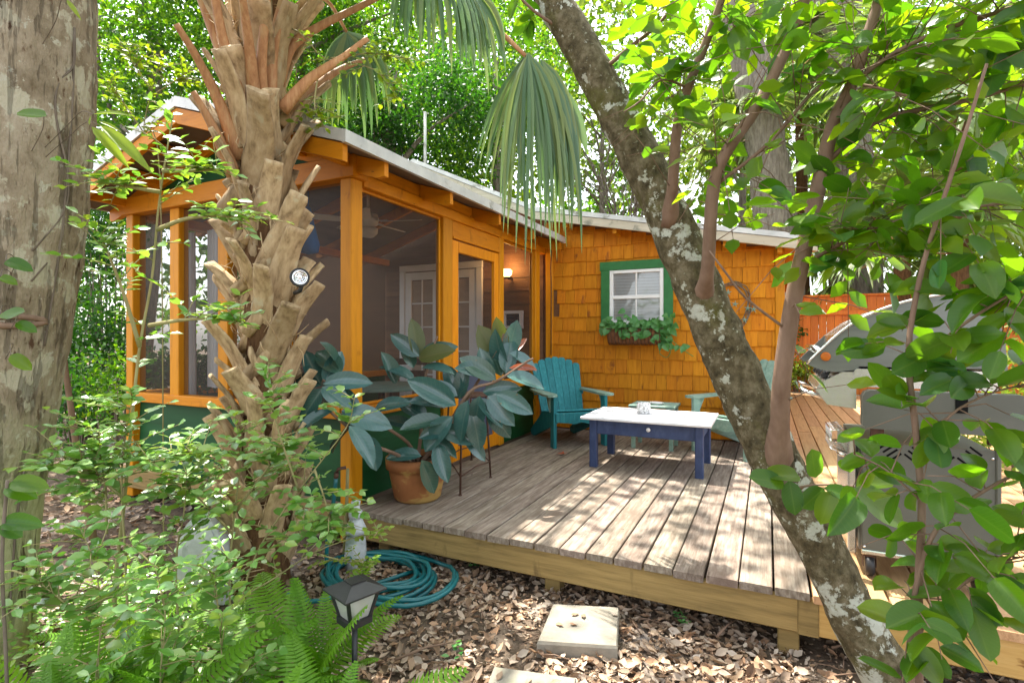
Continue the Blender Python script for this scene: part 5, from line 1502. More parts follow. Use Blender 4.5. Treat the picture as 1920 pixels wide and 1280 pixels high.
# round solar spotlight clipped on a boot
slp = W(562, 520, 2.86)
sl = thing('solar_spotlight', 'round silver solar spotlight fixed on a palm boot', 'spotlight', slp)
Mo = Matrix.Translation(slp) @ axes((0, 0, 1), (Vector((0, 0, CH)) - slp).normalized() + Vector((.15, 0, .1))).to_4x4()
mb = MB(); mb.lathe([(0, -.05), (.030, -.045), (.047, -.02), (.052, .0), (.050, .012), (.044, .014), (.043, .010)], n=24); mb.build('housing', m_black, sl, Mo)
mb = MB(); mb.lathe([(.043, .010), (.036, .013), (.034, .009), (.026, .012), (.024, .008), (.016, .012), (.014, .008), (.007, .012), (0, .012)], n=24); mb.build('lens', m_chrome, sl, Mo)
for k in range(6):
    a = k * math.pi / 3
    mb = MB(); mb.lathe([(0, 0), (.005, 0), (.004, .003), (0, .004)], n=8); mb.build('diode', m_white, sl, Mo @ Matrix.Translation((.019 * math.cos(a), .019 * math.sin(a), .012)))
mb = MB(); mb.tube([slp + Vector((0, .02, -.03)), slp + Vector((-.02, .02, -.07)), slp + Vector((-.07, .03, -.08))], .012, 7); mb.build('bracket', m_black, sl)

# ------------------------------------------------------------------ big left trunk with a high unseen crown for shade
LT = [W(-74, 1320, 2.36), W(-66, 1200, 2.36), W(-48, 1000, 2.36), W(-19, 800, 2.36), W(14, 600, 2.37), W(38, 400, 2.38), W(52, 200, 2.4), W(60, 0, 2.42), W(70, -300, 2.5), W(90, -800, 2.6), W(130, -1500, 2.8)]
big = thing('tall_tree', 'thick lichen covered tree trunk with thin vines at the left edge', 'tree', (LT[0].x, LT[0].y, 0))
lsp = spline(LT, 12)
LR = [.250, .240, .226, .222, .228, .240, .248, .238, .22, .20, .16]
lr = lerps(LR, len(lsp))
def bark_left():
    """one bark: mossy wood low down with sunlit paleness in its colour, brown lichened bark above"""
    M = Mt('tall_tree_bark')
    tc = M.n('TexCoord').outputs['Object']
    z = M.n('SeparateXYZ', {0: tc}).outputs['Z']
    def N(sc, st, **k):
        mp = M.n('Mapping', {'Vector': tc, 'Scale': st}).outputs[0]
        return M.n('TexNoise', {'Vector': mp, 'Scale': sc, 'Detail': 8.0, 'Roughness': .65, **k}).outputs['Fac']
    mr = lambda f, a, b: M.n('MapRange', {'Value': f, 'From Min': a, 'From Max': b}).outputs[0]
    up_ = M.ramp(N(9, (1, 1, .6)), [(.28, (.15, .112, .066)), (.5, (.31, .25, .165)), (.72, (.45, .385, .28))])
    up_ = M.mix(mr(N(6.5, (1, 1, .8)), .535, .565), up_, (.45, .41, .29))
    up_ = M.mix(mr(N(15, (1, 1, 1)), .60, .63), up_, (.47, .44, .33))
    up_ = M.mix(mr(N(22, (1, 1, .35)), .60, .66), up_, (.10, .055, .03))
    lo = M.ramp(N(7, (2.2, 2.2, .25)), [(.25, (.20, .20, .10)), (.5, (.42, .42, .22)), (.75, (.54, .54, .33))])  # pale green mixes moss with sunlight painted into the colour
    lo = M.mix(mr(N(5, (3, 3, .3)), .60, .65), lo, (.09, .07, .035))
    f = M.n('Math', {0: z, 1: M.n('Math', {0: N(3, (1, 1, .5)), 1: 1.1}, operation='MULTIPLY').outputs[0]}, operation='ADD').outputs[0]
    col = M.mix(mr(f, 1.30, 1.85), lo, up_)
    fur = N(7, (3.4, 3.4, .22))
    col = M.mix(mr(fur, .34, .27), col, (.11, .08, .045))
    bz = M.n('Math', {0: N(20, (1.4, 1.4, .5)), 1: M.n('Math', {0: mr(fur, .25, .45), 1: 1.2}, operation='MULTIPLY').outputs[0]}, operation='ADD').outputs[0]
    nb = M.n('Bump', {'Height': bz, 'Strength': 1.0, 'Distance': .04}).outputs[0]
    return M.done(M.n('BsdfPrincipled', {'Base Color': col, 'Roughness': .85, 'Specular IOR Level': .15, 'Normal': nb}).outputs[0])
mbk = bark_left()
mb = MB(); mb.tube(lsp, lr, 60, jit=.045, sd=2, jf=7); mb.build('trunk', mbk, big)
# the scar of a lost branch, a lip with a dark hollow
mb = MB(); pts = []
ax = min(lsp, key=lambda c: abs(c.z - (CH + 28 / F * 2.3))); Ra = lr[lsp.index(ax)]
for k in range(17):
    a = 2 * math.pi * k / 16
    lat = .165 + .055 * math.cos(a)
    pts.append(Vector((ax.x, ax.y, CH + .066 + .020 * math.sin(a))) + rt * lat - fw * (math.sqrt(max(.0005, Ra ** 2 - lat ** 2)) - .004))
mb.tube(pts, .013, 8, jit=.35, jf=25); mb.build('branch_scar', m_branch, big)
mb = MB()
for vp in ([(60, -20), (70, 60), (30, 110), (28, 180), (38, 290), (30, 370), (0, 460)], [(100, -20), (112, 120), (118, 230), (110, 310), (60, 370), (20, 440), (-5, 520)], [(150, -10), (128, 60), (120, 150), (118, 240)], [(30, 380), (45, 470), (20, 560), (5, 650)], [(5, 900), (15, 1000), (30, 1130), (30, 1200)]):
    q = []
    for (u, v) in vp:
        p = W(u, v, 2.1)
        a = min(lsp, key=lambda c: abs(c.z - p.z)); i = lsp.index(a)
        d = Vector((p.x - a.x, p.y - a.y, 0))
        lat = d.dot(rt); R_ = lr[i] * 1.012
        lat = max(-R_ * .98, min(R_ * .98, lat))
        q.append(Vector((a.x, a.y, p.z)) + rt * lat - fw * math.sqrt(max(0, R_ ** 2 - lat ** 2)))
    mb.tube(spline(q, 4), .0045, 6, jit=.25, jf=15)
mb.build('vine', m_darkvine, big)
for (u0, v0, u1, v1, Y, s) in ((88, 218, 34, 215, 1.95, 0), (20, 905, 82, 908, 1.6, 0), (10, 912, 65, 930, 1.6, 0), (5, 980, 66, 978, 1.6, 0), (0, 985, 40, 1005, 1.6, 0), (10, 490, 55, 500, 1.95, 0), (0, 590, 50, 588, 1.95, 0), (30, 605, 65, 618, 1.95, 0), (20, 665, 55, 690, 1.95, 0), (0, 520, 30, 530, 1.95, 0)):
    p0, p1 = W(u0, v0, Y), W(u1, v1, Y)
    L = (p1 - p0).length
    put('leaf', random.choice(lf), frame(p0, p1 - p0, Vector((.3, -.7, .6)), (L, L, L)), big)
TW = MB()
def to_trunk(p):
    a = min(lsp, key=lambda c: abs(c.z - p.z)); d = Vector((p.x - a.x, p.y - a.y, 0))
    e = Vector((a.x, a.y, p.z - .03)) + d.normalized() * lr[lsp.index(a)] * .97
    TW.tube(spline([e, e.lerp(p, .35) + Vector((0, .02, .05)), e.lerp(p, .75) + Vector((.01, 0, .045)), p], 4), [.0016] * 13, 5)
for (u0, v0) in ((88, 218), (10, 490), (0, 590), (30, 605), (20, 665), (0, 520)): to_trunk(W(u0, v0, 1.95))
for (u0, v0) in ((175, 215), (188, 235), (125, 0)): to_trunk(W(u0, v0, 2.0))
TW.tube(spline([W(20, 1540, 1.6), W(12, 1250, 1.6), W(4, 1050, 1.6), W(14, 900, 1.6)], 5), .005, 6)
TW.build('twig', m_darkvine, big, kind='stuff')
lime_long = leaf_mesh('leaf', m_lime, ellipse(.105, .8, .8), 6, .4, -.2)
for (u0, v0, u1, v1, Y) in ((175, 215, 240, 205, 2.0), (172, 238, 240, 305, 2.0), (188, 235, 282, 308, 2.0), (168, 235, 168, 215, 2.0), (185, 228, 225, 240, 2.0), (125, 0, 150, 32, 2.0)):
    p0, p1 = W(u0, v0, Y), W(u1, v1, Y); L = (p1 - p0).length
    put('leaf', lime_long, frame(p0, p1 - p0, Vector((.2, -.6, .7)), (L, L, L)), big)

# ------------------------------------------------------------------ crowns
def clumps(centers, per, spread, rng):
    c = np.repeat(np.asarray(centers, float), per, axis=0)
    return c + rng.normal(size=c.shape) * np.asarray(spread)
def crown_mesh(name, centers, per, spread, size, mat, rng, upb=.6):
    P = clumps(centers, per, spread, rng)
    s = size * rng.uniform(.7, 1.3, len(P))
    vs, fs = cloud(P, s, rng=rng, upb=upb)
    return np_mesh(name, vs, fs, mat)
def ellipsoid(c, r, n, rng, shell=.55):
    d = unit(rng.normal(size=(n, 3))); k = rng.uniform(shell, 1, n) ** (1 / 1.5)
    return np.asarray(c) + d * k[:, None] * np.asarray(r)
rng = np.random.default_rng(11)
# unseen high crown, shaped to dapple the sun: clumps spread between 6.6 and 9.5 m, over the porch and the deck
N = 300
cc = np.stack([rng.uniform(-9.5, 3.0, N), rng.uniform(-1.0, 9.5, N), rng.uniform(6.9, 9.2, N)], 1)
keep = np.array([(p[2] > 1.43 + .66 * (-p[0] * SA + p[1] * CA) + .6) for p in cc])
sun_gap = (((cc[:, 0] + 5.1) / 2.1) ** 2 + ((cc[:, 1] - 2.9) / 1.9) ** 2 < 1) | (((cc[:, 0] + 2.2) / 1.15) ** 2 + ((cc[:, 1] - 3.2) / 1.1) ** 2 < 1)  # gaps cut so sun reaches the left shrubs and right leaves
keep &= ~(sun_gap & (rng.random(N) < .92))
cc = cc[keep]
put('crown', crown_mesh('crown', cc, 46, (.42, .42, .25), .19, m_oak, rng), None, big)
mb = MB()
top = lsp[-1]
for p in cc[::14]:
    p = Vector(p); mid = top.lerp(p, .5) + Vector((0, 0, -.4))
    mb.tube([top.lerp(lsp[-8], random.random()), mid, p], [.05, .028, .010], 6, jit=.1)
mb.build('limb', m_bgbark, big)

def bgtree(name, label, base, top, crowns, nclump, per, spread, size, mat, r0=.16, group=None, cat='tree', limbs=8, bark=m_bgbark, shell=.35, seed=1):
    """trunk from base to top, crown of leaf clumps in the ellipsoids, limbs reaching into it"""
    rng = np.random.default_rng(seed)
    base, top = Vector(base), Vector(top)
    t = thing(name, label, cat, (base.x, base.y, 0), 0, group)
    mid = base.lerp(top, .5) + Vector((random.uniform(-.2, .2), random.uniform(-.2, .2), 0))
    q = spline([base, mid, top], 6)
    mb = MB(); mb.tube(q, lerps([r0, r0 * .8, r0 * .55], len(q)), 12, jit=.1, jf=3); mb.build('trunk', bark, t)
    cen = np.concatenate([ellipsoid(c, r, max(3, int(1.7 * nclump * w)), rng, shell) for c, r, w in crowns])
    put('crown', crown_mesh('crown', cen, per, spread, size, mat, rng), None, t)
    mb = MB()
    for i in range(limbs):
        p = Vector(cen[rng.integers(len(cen))]); s = along(q, random.uniform(.55, 1))
        m_ = s.lerp(p, .5) + Vector((random.uniform(-.3, .3), random.uniform(-.3, .3), random.uniform(-.1, .4)))
        qq = spline([s, m_, p], 4)
        mb.tube(qq, lerps([r0 * .4, r0 * .2, r0 * .06], len(qq)), 6, jit=.1)
    if limbs: mb.build('limb', bark, t)
    return t
def B(u, Y): 
    p = W(u, 631, Y); return Vector((p.x, p.y, 0))
def C(u, v, Y): return tuple(W(u, v, Y))
BT = [
    # name, label, base, top, crowns, nclump, per, spread, size, mat, r0, seed
    ('oak_tree', 'dense green oak beyond the porch gable and left trunk', B(250, 9.5), C(290, 60, 9.5), [(C(300, 70, 9.5), (1.7, 1.3, 1.5), .6), (C(230, 250, 9.0), (.9, 1, .9), .2), (C(390, 0, 10), (1.5, 1.4, 1.2), .2)], 150, 46, (.26, .26, .18), .105, m_oak, .2, 21),
    ('oak_tree', 'deep green oak rising behind the palm crown', B(560, 12), C(560, 60, 12), [(C(570, 90, 12), (1.6, 1.4, 1.7), .6), (C(690, 20, 12), (1.8, 1.4, 1.4), .4)], 150, 46, (.30, .30, .22), .12, m_oak, .2, 22),
    ('evergreen_tree', 'dark evergreen with leaning trunk above the porch roof', B(690, 15), C(735, 130, 15), [(C(790, 200, 15), (2.4, 1.5, 1.5), .6), (C(690, 260, 15), (1.2, 1, 1.0), .25), (C(640, 150, 15), (1.2, 1, 1.2), .15)], 130, 52, (.36, .36, .26), .14, m_dark, .26, 23),
    ('oak_tree', 'light green oak seen through fronds above the eave', B(930, 17), C(930, 140, 17), [(C(940, 150, 17), (2.2, 1.8, 2.6), .7), (C(850, 300, 16), (1.4, 1.2, 1.0), .3)], 135, 40, (.42, .42, .30), .14, m_oak, .2, 24),
    ('slender_tree', 'thin airy yellow green tree against the white sky', B(1130, 18), C(1130, 200, 18), [(C(1120, 260, 18), (2.6, 1.6, 2.2), .6), (C(1210, 60, 18), (2.4, 1.6, 2.2), .4)], 105, 30, (.42, .42, .30), .12, m_lime, .12, 25),
    ('slender_tree', 'yellow green sunlit tree behind the broad leaved branches', B(1400, 17), C(1400, 150, 17), [(C(1340, 160, 17), (2.6, 1.8, 2.4), .5), (C(1530, 90, 17), (2.8, 1.8, 2.2), .5)], 150, 38, (.42, .42, .30), .13, m_lime, .15, 26),
    ('lime_tree', 'bright lime green tree behind the grill hood', B(1750, 13), C(1750, 330, 13), [(C(1740, 380, 13), (2.0, 1.5, 1.8), .45), (C(1880, 470, 12), (1.4, 1.2, 1.8), .35), (C(1850, 200, 13), (1.8, 1.4, 1.5), .2)], 190, 44, (.30, .30, .22), .12, m_lime, .15, 27),
    ('lime_tree', 'lime green tree at the right edge behind the shrub stem', B(2020, 10), C(2020, 400, 10), [(C(1960, 560, 10), (1.0, 1.0, 1.4), .6), (C(2000, 250, 10), (1.2, 1.2, 1.6), .4)], 120, 44, (.26, .26, .2), .11, m_lime, .13, 28),
]
for (nm, lb, b, tp, cr, nc, per, spd, sz, mt, r0, sd) in BT:
    bgtree(nm, lb, b, tp, cr, nc, per, spd, sz, mt, r0, seed=sd)
# far belt of woods that closes the view low down
rng = np.random.default_rng(5)
cen = []
for k in range(900):
    u = rng.uniform(-500, 2500); Y = rng.uniform(21, 30)
    v = rng.uniform(150, 640) if rng.random() < .6 else rng.uniform(-250, 220)
    if 1040 < u < 1330 and v < 400 and rng.random() < .5: continue
    cen.append(W(u, v, Y))
put('far_woods', crown_mesh('far_woods', cen, 54, (.8, .8, .55), .42, m_oak, rng), kind='stuff')
cen = []
for k in range(620):
    u = rng.uniform(480, 2200); Y = rng.uniform(18, 27); v = rng.uniform(-160, 470)
    if 1090 < u < 1260 and 150 < v < 400 and rng.random() < .6: continue
    cen.append(W(u, v, Y))
put('far_lime_woods', crown_mesh('far_lime_woods', cen, 48, (.75, .75, .5), .34, m_lime, rng), kind='stuff')  # second far mass in yellow-green leaves
# understorey shrubs at the left, between trunk and porch
def shrub(label, c, r, n, per, size, mat, seed, name='shrub'):
    rng = np.random.default_rng(seed)
    t = thing(name, label, 'shrub', (c[0], c[1], 0))
    cen = ellipsoid(c, r, n, rng, .2); cen[:, 2] = np.maximum(cen[:, 2], .08)
    put('foliage', crown_mesh('foliage', cen, per, (.13, .13, .10), size, mat, rng), None, t)
    mb = MB()
    for p in cen[::3]:
        p = Vector(p); b = Vector((c[0] + (p.x - c[0]) * .25, c[1] + (p.y - c[1]) * .25, 0))
        mb.tube([b, b.lerp(p, .6) + Vector((0, 0, .05)), p], [.014, .009, .003], 5)
    mb.build('stem', m_darkvine, t)
SH = [((170, 640, 7.0), (.55, .6, .75), 60, 48, .07, m_dark, 'dark leafy shrub beside the left corner of the porch'),
      ((120, 500, 8.5), (.7, .7, 1.0), 60, 48, .08, m_oak, 'tall green shrub far behind the left trunk'),
      ((205, 430, 8.0), (.5, .5, 1.1), 50, 48, .075, m_dark, 'dark shrub climbing under the left eave'),
      ((150, 740, 5.6), (.5, .4, .4), 42, 40, .06, m_dark, 'low dark shrub on the mulch left of the porch'),
      ((215, 720, 5.2), (.28, .3, .35), 26, 36, .05, m_oak, 'small mid green shrub against the porch corner post'),
      ((40, 600, 10), (1.2, .8, 1.6), 60, 48, .10, m_oak, 'broad shrub mass hidden mostly by the left trunk'),
      ((-120, 620, 7), (1.0, .8, 1.2), 50, 48, .09, m_oak, 'shrub beyond the left edge behind the big trunk'),
      ((1905, 880, 4.6), (.35, .5, .6), 40, 44, .06, m_lime, 'sunlit shrub right of the grill cabinet'),
      ((1960, 760, 5.5), (.6, .6, .9), 50, 44, .07, m_lime, 'tall lime shrub behind the right side of the grill'),
      ((1500, 700, 10.95), (.5, .08, .28), 34, 40, .06, m_lime, 'low leafy plants before the orange fence')]
for i, (c, r, n, per, sz, mt, lb) in enumerate(SH):
    shrub(lb, C(*c), r, n, per, sz, mt, 40 + i)

# two stout far trunks and the palms at the back right
def bare(name, label, pts, r, bark=m_bgbark):
    q = spline([W(*p) for p in pts], 5)
    t = thing(name, label, 'tree', (q[0].x, q[0].y, 0))
    mb = MB(); mb.tube(q, lerps(r, len(q)), 20, jit=.12, jf=3); mb.build('trunk', bark, t)
    return t
t1 = bare('old_tree', 'stout fissured grey trunk leaning behind the shingle wall roof', [(1480, 760, 12.2), (1452, 400, 12.2), (1432, 260, 12.2), (1405, 120, 12.3), (1370, -20, 12.4), (1330, -160, 12.5)], [.50, .46, .42, .40, .36, .3])
t2 = bare('old_tree', 'stout forked grey trunk rising behind the orange fence', [(1610, 760, 13.4), (1600, 420, 13.4), (1592, 270, 13.4), (1575, 130, 13.4), (1590, -40, 13.4), (1600, -200, 13.4)], [.62, .56, .48, .40, .36, .3])
q = spline([W(*p) for p in ((1592, 260, 13.4), (1555, 120, 13.2), (1535, 0, 13.1), (1520, -160, 13))], 5)
mb = MB(); mb.tube(q, lerps([.36, .28, .24], len(q)), 14, jit=.12, jf=3); mb.build('limb', m_bgbark, t2)
for t, ctr in ((t1, (1330, -230, 12.5)), (t2, (1580, -260, 13.4))):
    put('crown', crown_mesh('crown', ellipsoid(C(*ctr), (2.2, 2, 1.4), 60, rng, .3), 40, (.35, .35, .25), .14, m_oak, rng), None, t)
def bgpalm(label, u, v, Y, n, L, seed):
    r = random.Random(seed)
    top = W(u, v, Y)
    t = thing('fan_palm', label, 'palm', (top.x, top.y, 0))
    q = [Vector((top.x, top.y, -.05)), Vector((top.x + .05, top.y, top.z * .5)), top]
    q = spline(q, 6)
    mb = MB(); mb.tube(q, lerps([.17, .15, .14], len(q)), 12, jit=.1, jf=5); mb.build('trunk', m_fibre, t)
    for k in range(n):
        a = k * 2.4 + r.uniform(-.3, .3); el = r.uniform(-.5, 1.0)
        o = Vector((math.cos(a) * math.cos(el), math.sin(a) * math.cos(el), math.sin(el)))
        hub = top + o * r.uniform(.9, 1.6)
        mb = MB(); mb.tube([top, top.lerp(hub, .55) + Vector((0, 0, .08)), hub], [.02, .014, .010], 6); mb.build('petiole', m_petiole, t)
        frond(t, hub, o + Vector((0, 0, -.15)), Vector((0, 0, 1)) + o * .4, 1.7 * L * r.uniform(.85, 1.1), 34, 1.9, .9, m_palmfar, w=.036, rng=r)
bgpalm('sunlit fan palm with drooping fronds over the shingle wall roof', 1420, 250, 13.4, 16, .95, 3)
bgpalm('sunlit fan palm between the two stout trunks', 1500, 130, 14.5, 16, 1.0, 4)
bgpalm('low fan palm just above the orange fence', 1505, 470, 14.0, 14, .8, 5)
bgpalm('fan palm high at the right behind the lime tree', 1790, 180, 9.5, 15, 1.0, 6)
bgpalm('brownish fan palm above the grill hood', 1690, 470, 10.5, 12, .8, 7)
# bare twiggy tree in the gap above the roof
bt = thing('bare_tree', 'bare pale twiggy tree in the bright gap above the roof', 'tree', tuple(B(1180, 15.5)))
rr = random.Random(8)
mb = MB()
def twigs(p, d, L, r, depth):
    q = p + d * L
    mb.tube([p, p.lerp(q, .5) + Vector((rr.gauss(0, .06), rr.gauss(0, .06), rr.gauss(0, .06))) * L, q], [r, r * .8, r * .6], 5)
    if depth == 0: return
    for _ in range(3 if depth > 1 else 4):
        nd = (d + Vector((rr.gauss(0, .55), rr.gauss(0, .55), rr.gauss(0, .4)))).normalized()
        twigs(p.lerp(q, rr.uniform(.5, 1)), nd, L * rr.uniform(.55, .8), r * .55, depth - 1)
twigs(Vector(W(1190, 800, 15.5)), Vector((0, 0, 1)), 3.6, .11, 0)
for k in range(6):
    twigs(Vector(W(1190, 560 - k * 20, 15.5)), (rt * rr.uniform(-1, 1) + up * rr.uniform(.5, 1) + fw * rr.uniform(-.4, .4)).normalized(), 1.7, .06, 4)
mb.build('branch', m_bgbark, bt)
mb = MB()
qd = spline([W(*p) for p in ((655, 0, 6), (640, 60, 6), (600, 130, 6.1))], 3)

# ------------------------------------------------------------------ saplings, ferns and ground cover at the left
def sapling(name, label, paths, ntw, tl, size, mat, seed, r0=.008, t0=.25, cat='sapling', gap=.036, rooted=True):
    """stems as paths of (u, v, Y); side twigs that carry paired small leaves"""
    rg = random.Random(seed); rn = np.random.default_rng(seed)
    P0 = W(*paths[0][0])
    t = thing(name, label, cat, (P0.x, P0.y, 0))
    mb = MB(); pos, dirs, nrms, szs = [], [], [], []
    def leaves_on(a, b, c):
        L = (b - a).length + (c - b).length; n = max(3, int(L / gap))
        for i in range(n):
            f = .12 + .88 * i / (n - 1)
            q = a.lerp(b, f * 2) if f < .5 else b.lerp(c, f * 2 - 1)
            dv = (c - a).normalized(); side = dv.cross(Vector((0, 0, 1)))
            if side.length < .05: side = Vector((1, 0, 0))
            side.normalize()
            for s in (-1, 1):
                if rg.random() < .12: continue
                d = side * s + dv * rg.uniform(.3, .9) + Vector((0, 0, rg.uniform(-.3, .35)))
                pos.append(q); dirs.append(d); nrms.append(Vector((rg.gauss(0, .35) + .1, rg.gauss(0, .35) - .42, 1))); szs.append(size * rg.uniform(.65, 1.25) * (1 - .25 * f))
    seen = []
    for path in paths:
        wp = [W(*p) for p in path]
        if rooted and wp[0].z > .06 and not any((wp[0] - s_).length < .12 for s_ in seen):
            wp = [Vector((wp[0].x + .02, wp[0].y + .01, -.03))] + wp
        q = spline(wp, 5)
        seen += q
        mb.tube(q, lerps([r0, r0 * .3], len(q)), 6)
        for k in range(int(ntw * 1.6)):
            f = t0 + (1 - t0) * (k + rg.random()) / int(ntw * 1.6)
            a = along(q, min(f, .999))
            dv = rt * rg.gauss(0, 1) + fw * rg.gauss(0, .6) + up * rg.uniform(-.1, .55)
            dv = (dv.normalized() + (q[-1] - q[-3]).normalized() * .35).normalized()
            L = rg.uniform(*tl) * (1.15 - .5 * f)
            c = a + dv * L + Vector((0, 0, -.12 * L)); b = a.lerp(c, .5) + Vector((0, 0, .06 * L))
            mb.tube([a, b, c], [.0028, .002, .001], 4)
            leaves_on(a, b, c)
        leaves_on(q[-6], q[-3], q[-1])
    mb.build('stem', m_twig, t)
    vs, fs = cloud(np.array(pos), szs, np.array(dirs), np.array(nrms), OVAL)
    put('foliage', np_mesh('foliage', vs, fs, mat, True), None, t)
    return t
sapling('privet_sapling', 'tall thin privet sapling with small pale leaves before the porch screens',
        [[(215, 1110, 2.35), (232, 950, 2.35), (246, 800, 2.33), (262, 650, 2.31), (285, 520, 2.3), (296, 400, 2.28), (310, 300, 2.26), (325, 215, 2.25)],
         [(262, 650, 2.31), (235, 560, 2.25), (205, 480, 2.2), (180, 430, 2.18)],
         [(280, 610, 2.3), (340, 600, 2.22), (400, 598, 2.18), (455, 606, 2.15)],
         [(296, 430, 2.28), (350, 410, 2.2), (420, 405, 2.15), (480, 412, 2.1)],
         [(300, 360, 2.27), (240, 350, 2.2), (190, 340, 2.16)],
         [(306, 320, 2.26), (370, 320, 2.2), (415, 315, 2.15)]], 8, (.12, .26), .066, m_priv, 101, .010, .35)
sapling('privet_sapling', 'sunlit privet sapling with white bright leaves low beside the left trunk',
        [[(235, 1050, 2.2), (228, 900, 2.2), (238, 800, 2.2), (250, 740, 2.2)], [(228, 930, 2.2), (160, 880, 2.15), (100, 870, 2.1)], [(230, 880, 2.2), (310, 860, 2.15), (380, 850, 2.1)], [(200, 1000, 2.2), (196, 900, 2.2), (170, 800, 2.2)]],
        13, (.14, .30), .066, m_priv, 102, .006, .2)
sapling('privet_sapling', 'leafy privet sapling spreading in front of the palm base',
        [[(430, 1090, 2.4), (440, 960, 2.4), (452, 850, 2.38), (440, 780, 2.36)], [(435, 1000, 2.4), (370, 930, 2.35), (330, 890, 2.3)], [(440, 960, 2.4), (500, 880, 2.35), (540, 830, 2.3)], [(330, 1060, 2.3), (345, 960, 2.3), (350, 880, 2.3)]],
        12, (.13, .28), .066, m_priv, 103, .006, .2)
sapling('privet_sapling', 'arching privet spray crossing the palm boots toward the rubber plant',
        [[(455, 1130, 2.3), (480, 1040, 2.3), (530, 960, 2.28), (590, 880, 2.25), (650, 800, 2.22), (665, 745, 2.2)], [(500, 1010, 2.28), (560, 1000, 2.25), (640, 960, 2.22)], [(560, 920, 2.26), (520, 800, 2.22), (500, 700, 2.2)], [(590, 880, 2.25), (610, 940, 2.2), (625, 1000, 2.2)]],
        9, (.10, .22), .066, m_priv, 104, .005, .3)
sapling('privet_sapling', 'yellow green privet shoots arching over the hose',
        [[(430, 1150, 2.2), (520, 1080, 2.25), (600, 1030, 2.28), (690, 1000, 2.3), (720, 990, 2.3)], [(600, 1040, 2.28), (640, 1050, 2.3), (690, 1065, 2.3)]],
        8, (.08, .16), .034, m_priv2, 105, .004, .35)
sapling('privet_sapling', 'bright privet sapling nearest the viewer at the lower left',
        [[(180, 1290, 1.75), (190, 1150, 1.75), (175, 1050, 1.75), (150, 990, 1.75)], [(300, 1290, 1.7), (310, 1150, 1.72), (290, 1060, 1.74)], [(420, 1290, 1.75), (410, 1150, 1.78), (400, 1060, 1.8)], [(190, 1180, 1.75), (110, 1120, 1.7), (60, 1080, 1.68)]],
        14, (.10, .24), .060, m_priv, 106, .004, .15)
sapling('yellow_shrub', 'sunlit yellow green twigs beside the eave peak above the gable',
        [[(300, 330, 3.0), (270, 250, 3.0), (285, 170, 3.0), (300, 110, 3.0)], [(270, 250, 3.0), (230, 190, 3.0), (200, 150, 3.0)], [(285, 180, 3.0), (330, 150, 3.0), (355, 130, 3.0)], [(285, 170, 3.0), (250, 120, 3.0), (225, 80, 3.0)]],
        9, (.10, .24), .045, m_priv2, 107, .004, .3)
q = spline([W(*p) for p in ((175, 1010, 2.9), (150, 880, 2.9), (135, 780, 2.9), (124, 700, 2.9), (118, 640, 2.9))], 4)
mb = MB(); mb.tube(q, lerps([.020, .016, .012], len(q)), 8, jit=.08, jf=9)
o = mb.build('young_trunk', m_branch); tag(o, 'thin bare young trunk leaning beside the big left trunk', 'sapling')
sapling('green_twig', 'leafy green twigs hanging by the palm crown over the roof',
        [[(508, 50, 3.1), (560, 60, 3.0), (610, 110, 3.0), (700, 130, 3.0), (750, 190, 3.0)], [(620, 110, 3.0), (700, 100, 3.0), (760, 110, 3.0)], [(600, 120, 3.0), (590, 200, 3.0), (610, 240, 3.0)]],
        7, (.10, .2), .06, m_priv2, 108, .006, .3, rooted=False)
# ferns: fronds are parts
def fern_frond_mesh(L, arch, n=30):
    vs_, fs_ = [], []
    mb = MB()
    q = []
    for i in range(n + 1):
        t = i / n
        q.append(Vector((0, L * (t * .85 + .1 * t * (1 - t)), L * (.55 * t - arch * t * t))))
    mb.tube(q[::3], lerps([.0026, .001], len(q[::3])), 4)
    for i in range(2, n + 1):
        t = i / n
        l = L * .135 * (math.sin(math.pi * (.10 + .88 * t)) ** .7 + .05)
        d = (q[i] - q[i - 1]).normalized()
        for s in (-1, 1):
            o = Vector((s, .25, -.06)).normalized()
            a = q[i]; w = d * (L / n) * .44
            mid = a + o * l * .55 + Vector((0, 0, l * .05)); tip = a + o * l + Vector((0, 0, -l * .08)) + d * l * .1
            mb.add([a - w * .6, a + w * .6, mid + w * .9, mid - w * .7, tip], [(0, 1, 2, 3), (3, 2, 4)] if s > 0 else [(3, 2, 1, 0), (4, 2, 3)])
    return mb.mesh('frond', m_fern)
ff = [fern_frond_mesh(.50, .40), fern_frond_mesh(.46, .30), fern_frond_mesh(.55, .50), fern_frond_mesh(.40, .22)]
def fern(label, u, v, Y, n, s, seed, up_=.0):
    rg = random.Random(seed)
    p = W(u, v, Y); p.z = max(-.02, min(p.z, .05))
    t = thing('sword_fern', label, 'fern', p, 0, 'sword ferns at the lower left')
    for k in range(n):
        a = k * 6.283 / n + rg.uniform(-.35, .35)
        M = Matrix.Translation(p) @ Matrix.Rotation(a, 4, 'Z') @ Matrix.Rotation(rg.uniform(.0, .55) + up_, 4, 'X') @ Matrix.Rotation(rg.uniform(-.3, .3), 4, 'Y') @ Matrix.Scale(1.22 * s * rg.uniform(.8, 1.15), 4)
        put('frond', rg.choice(ff), M, t)
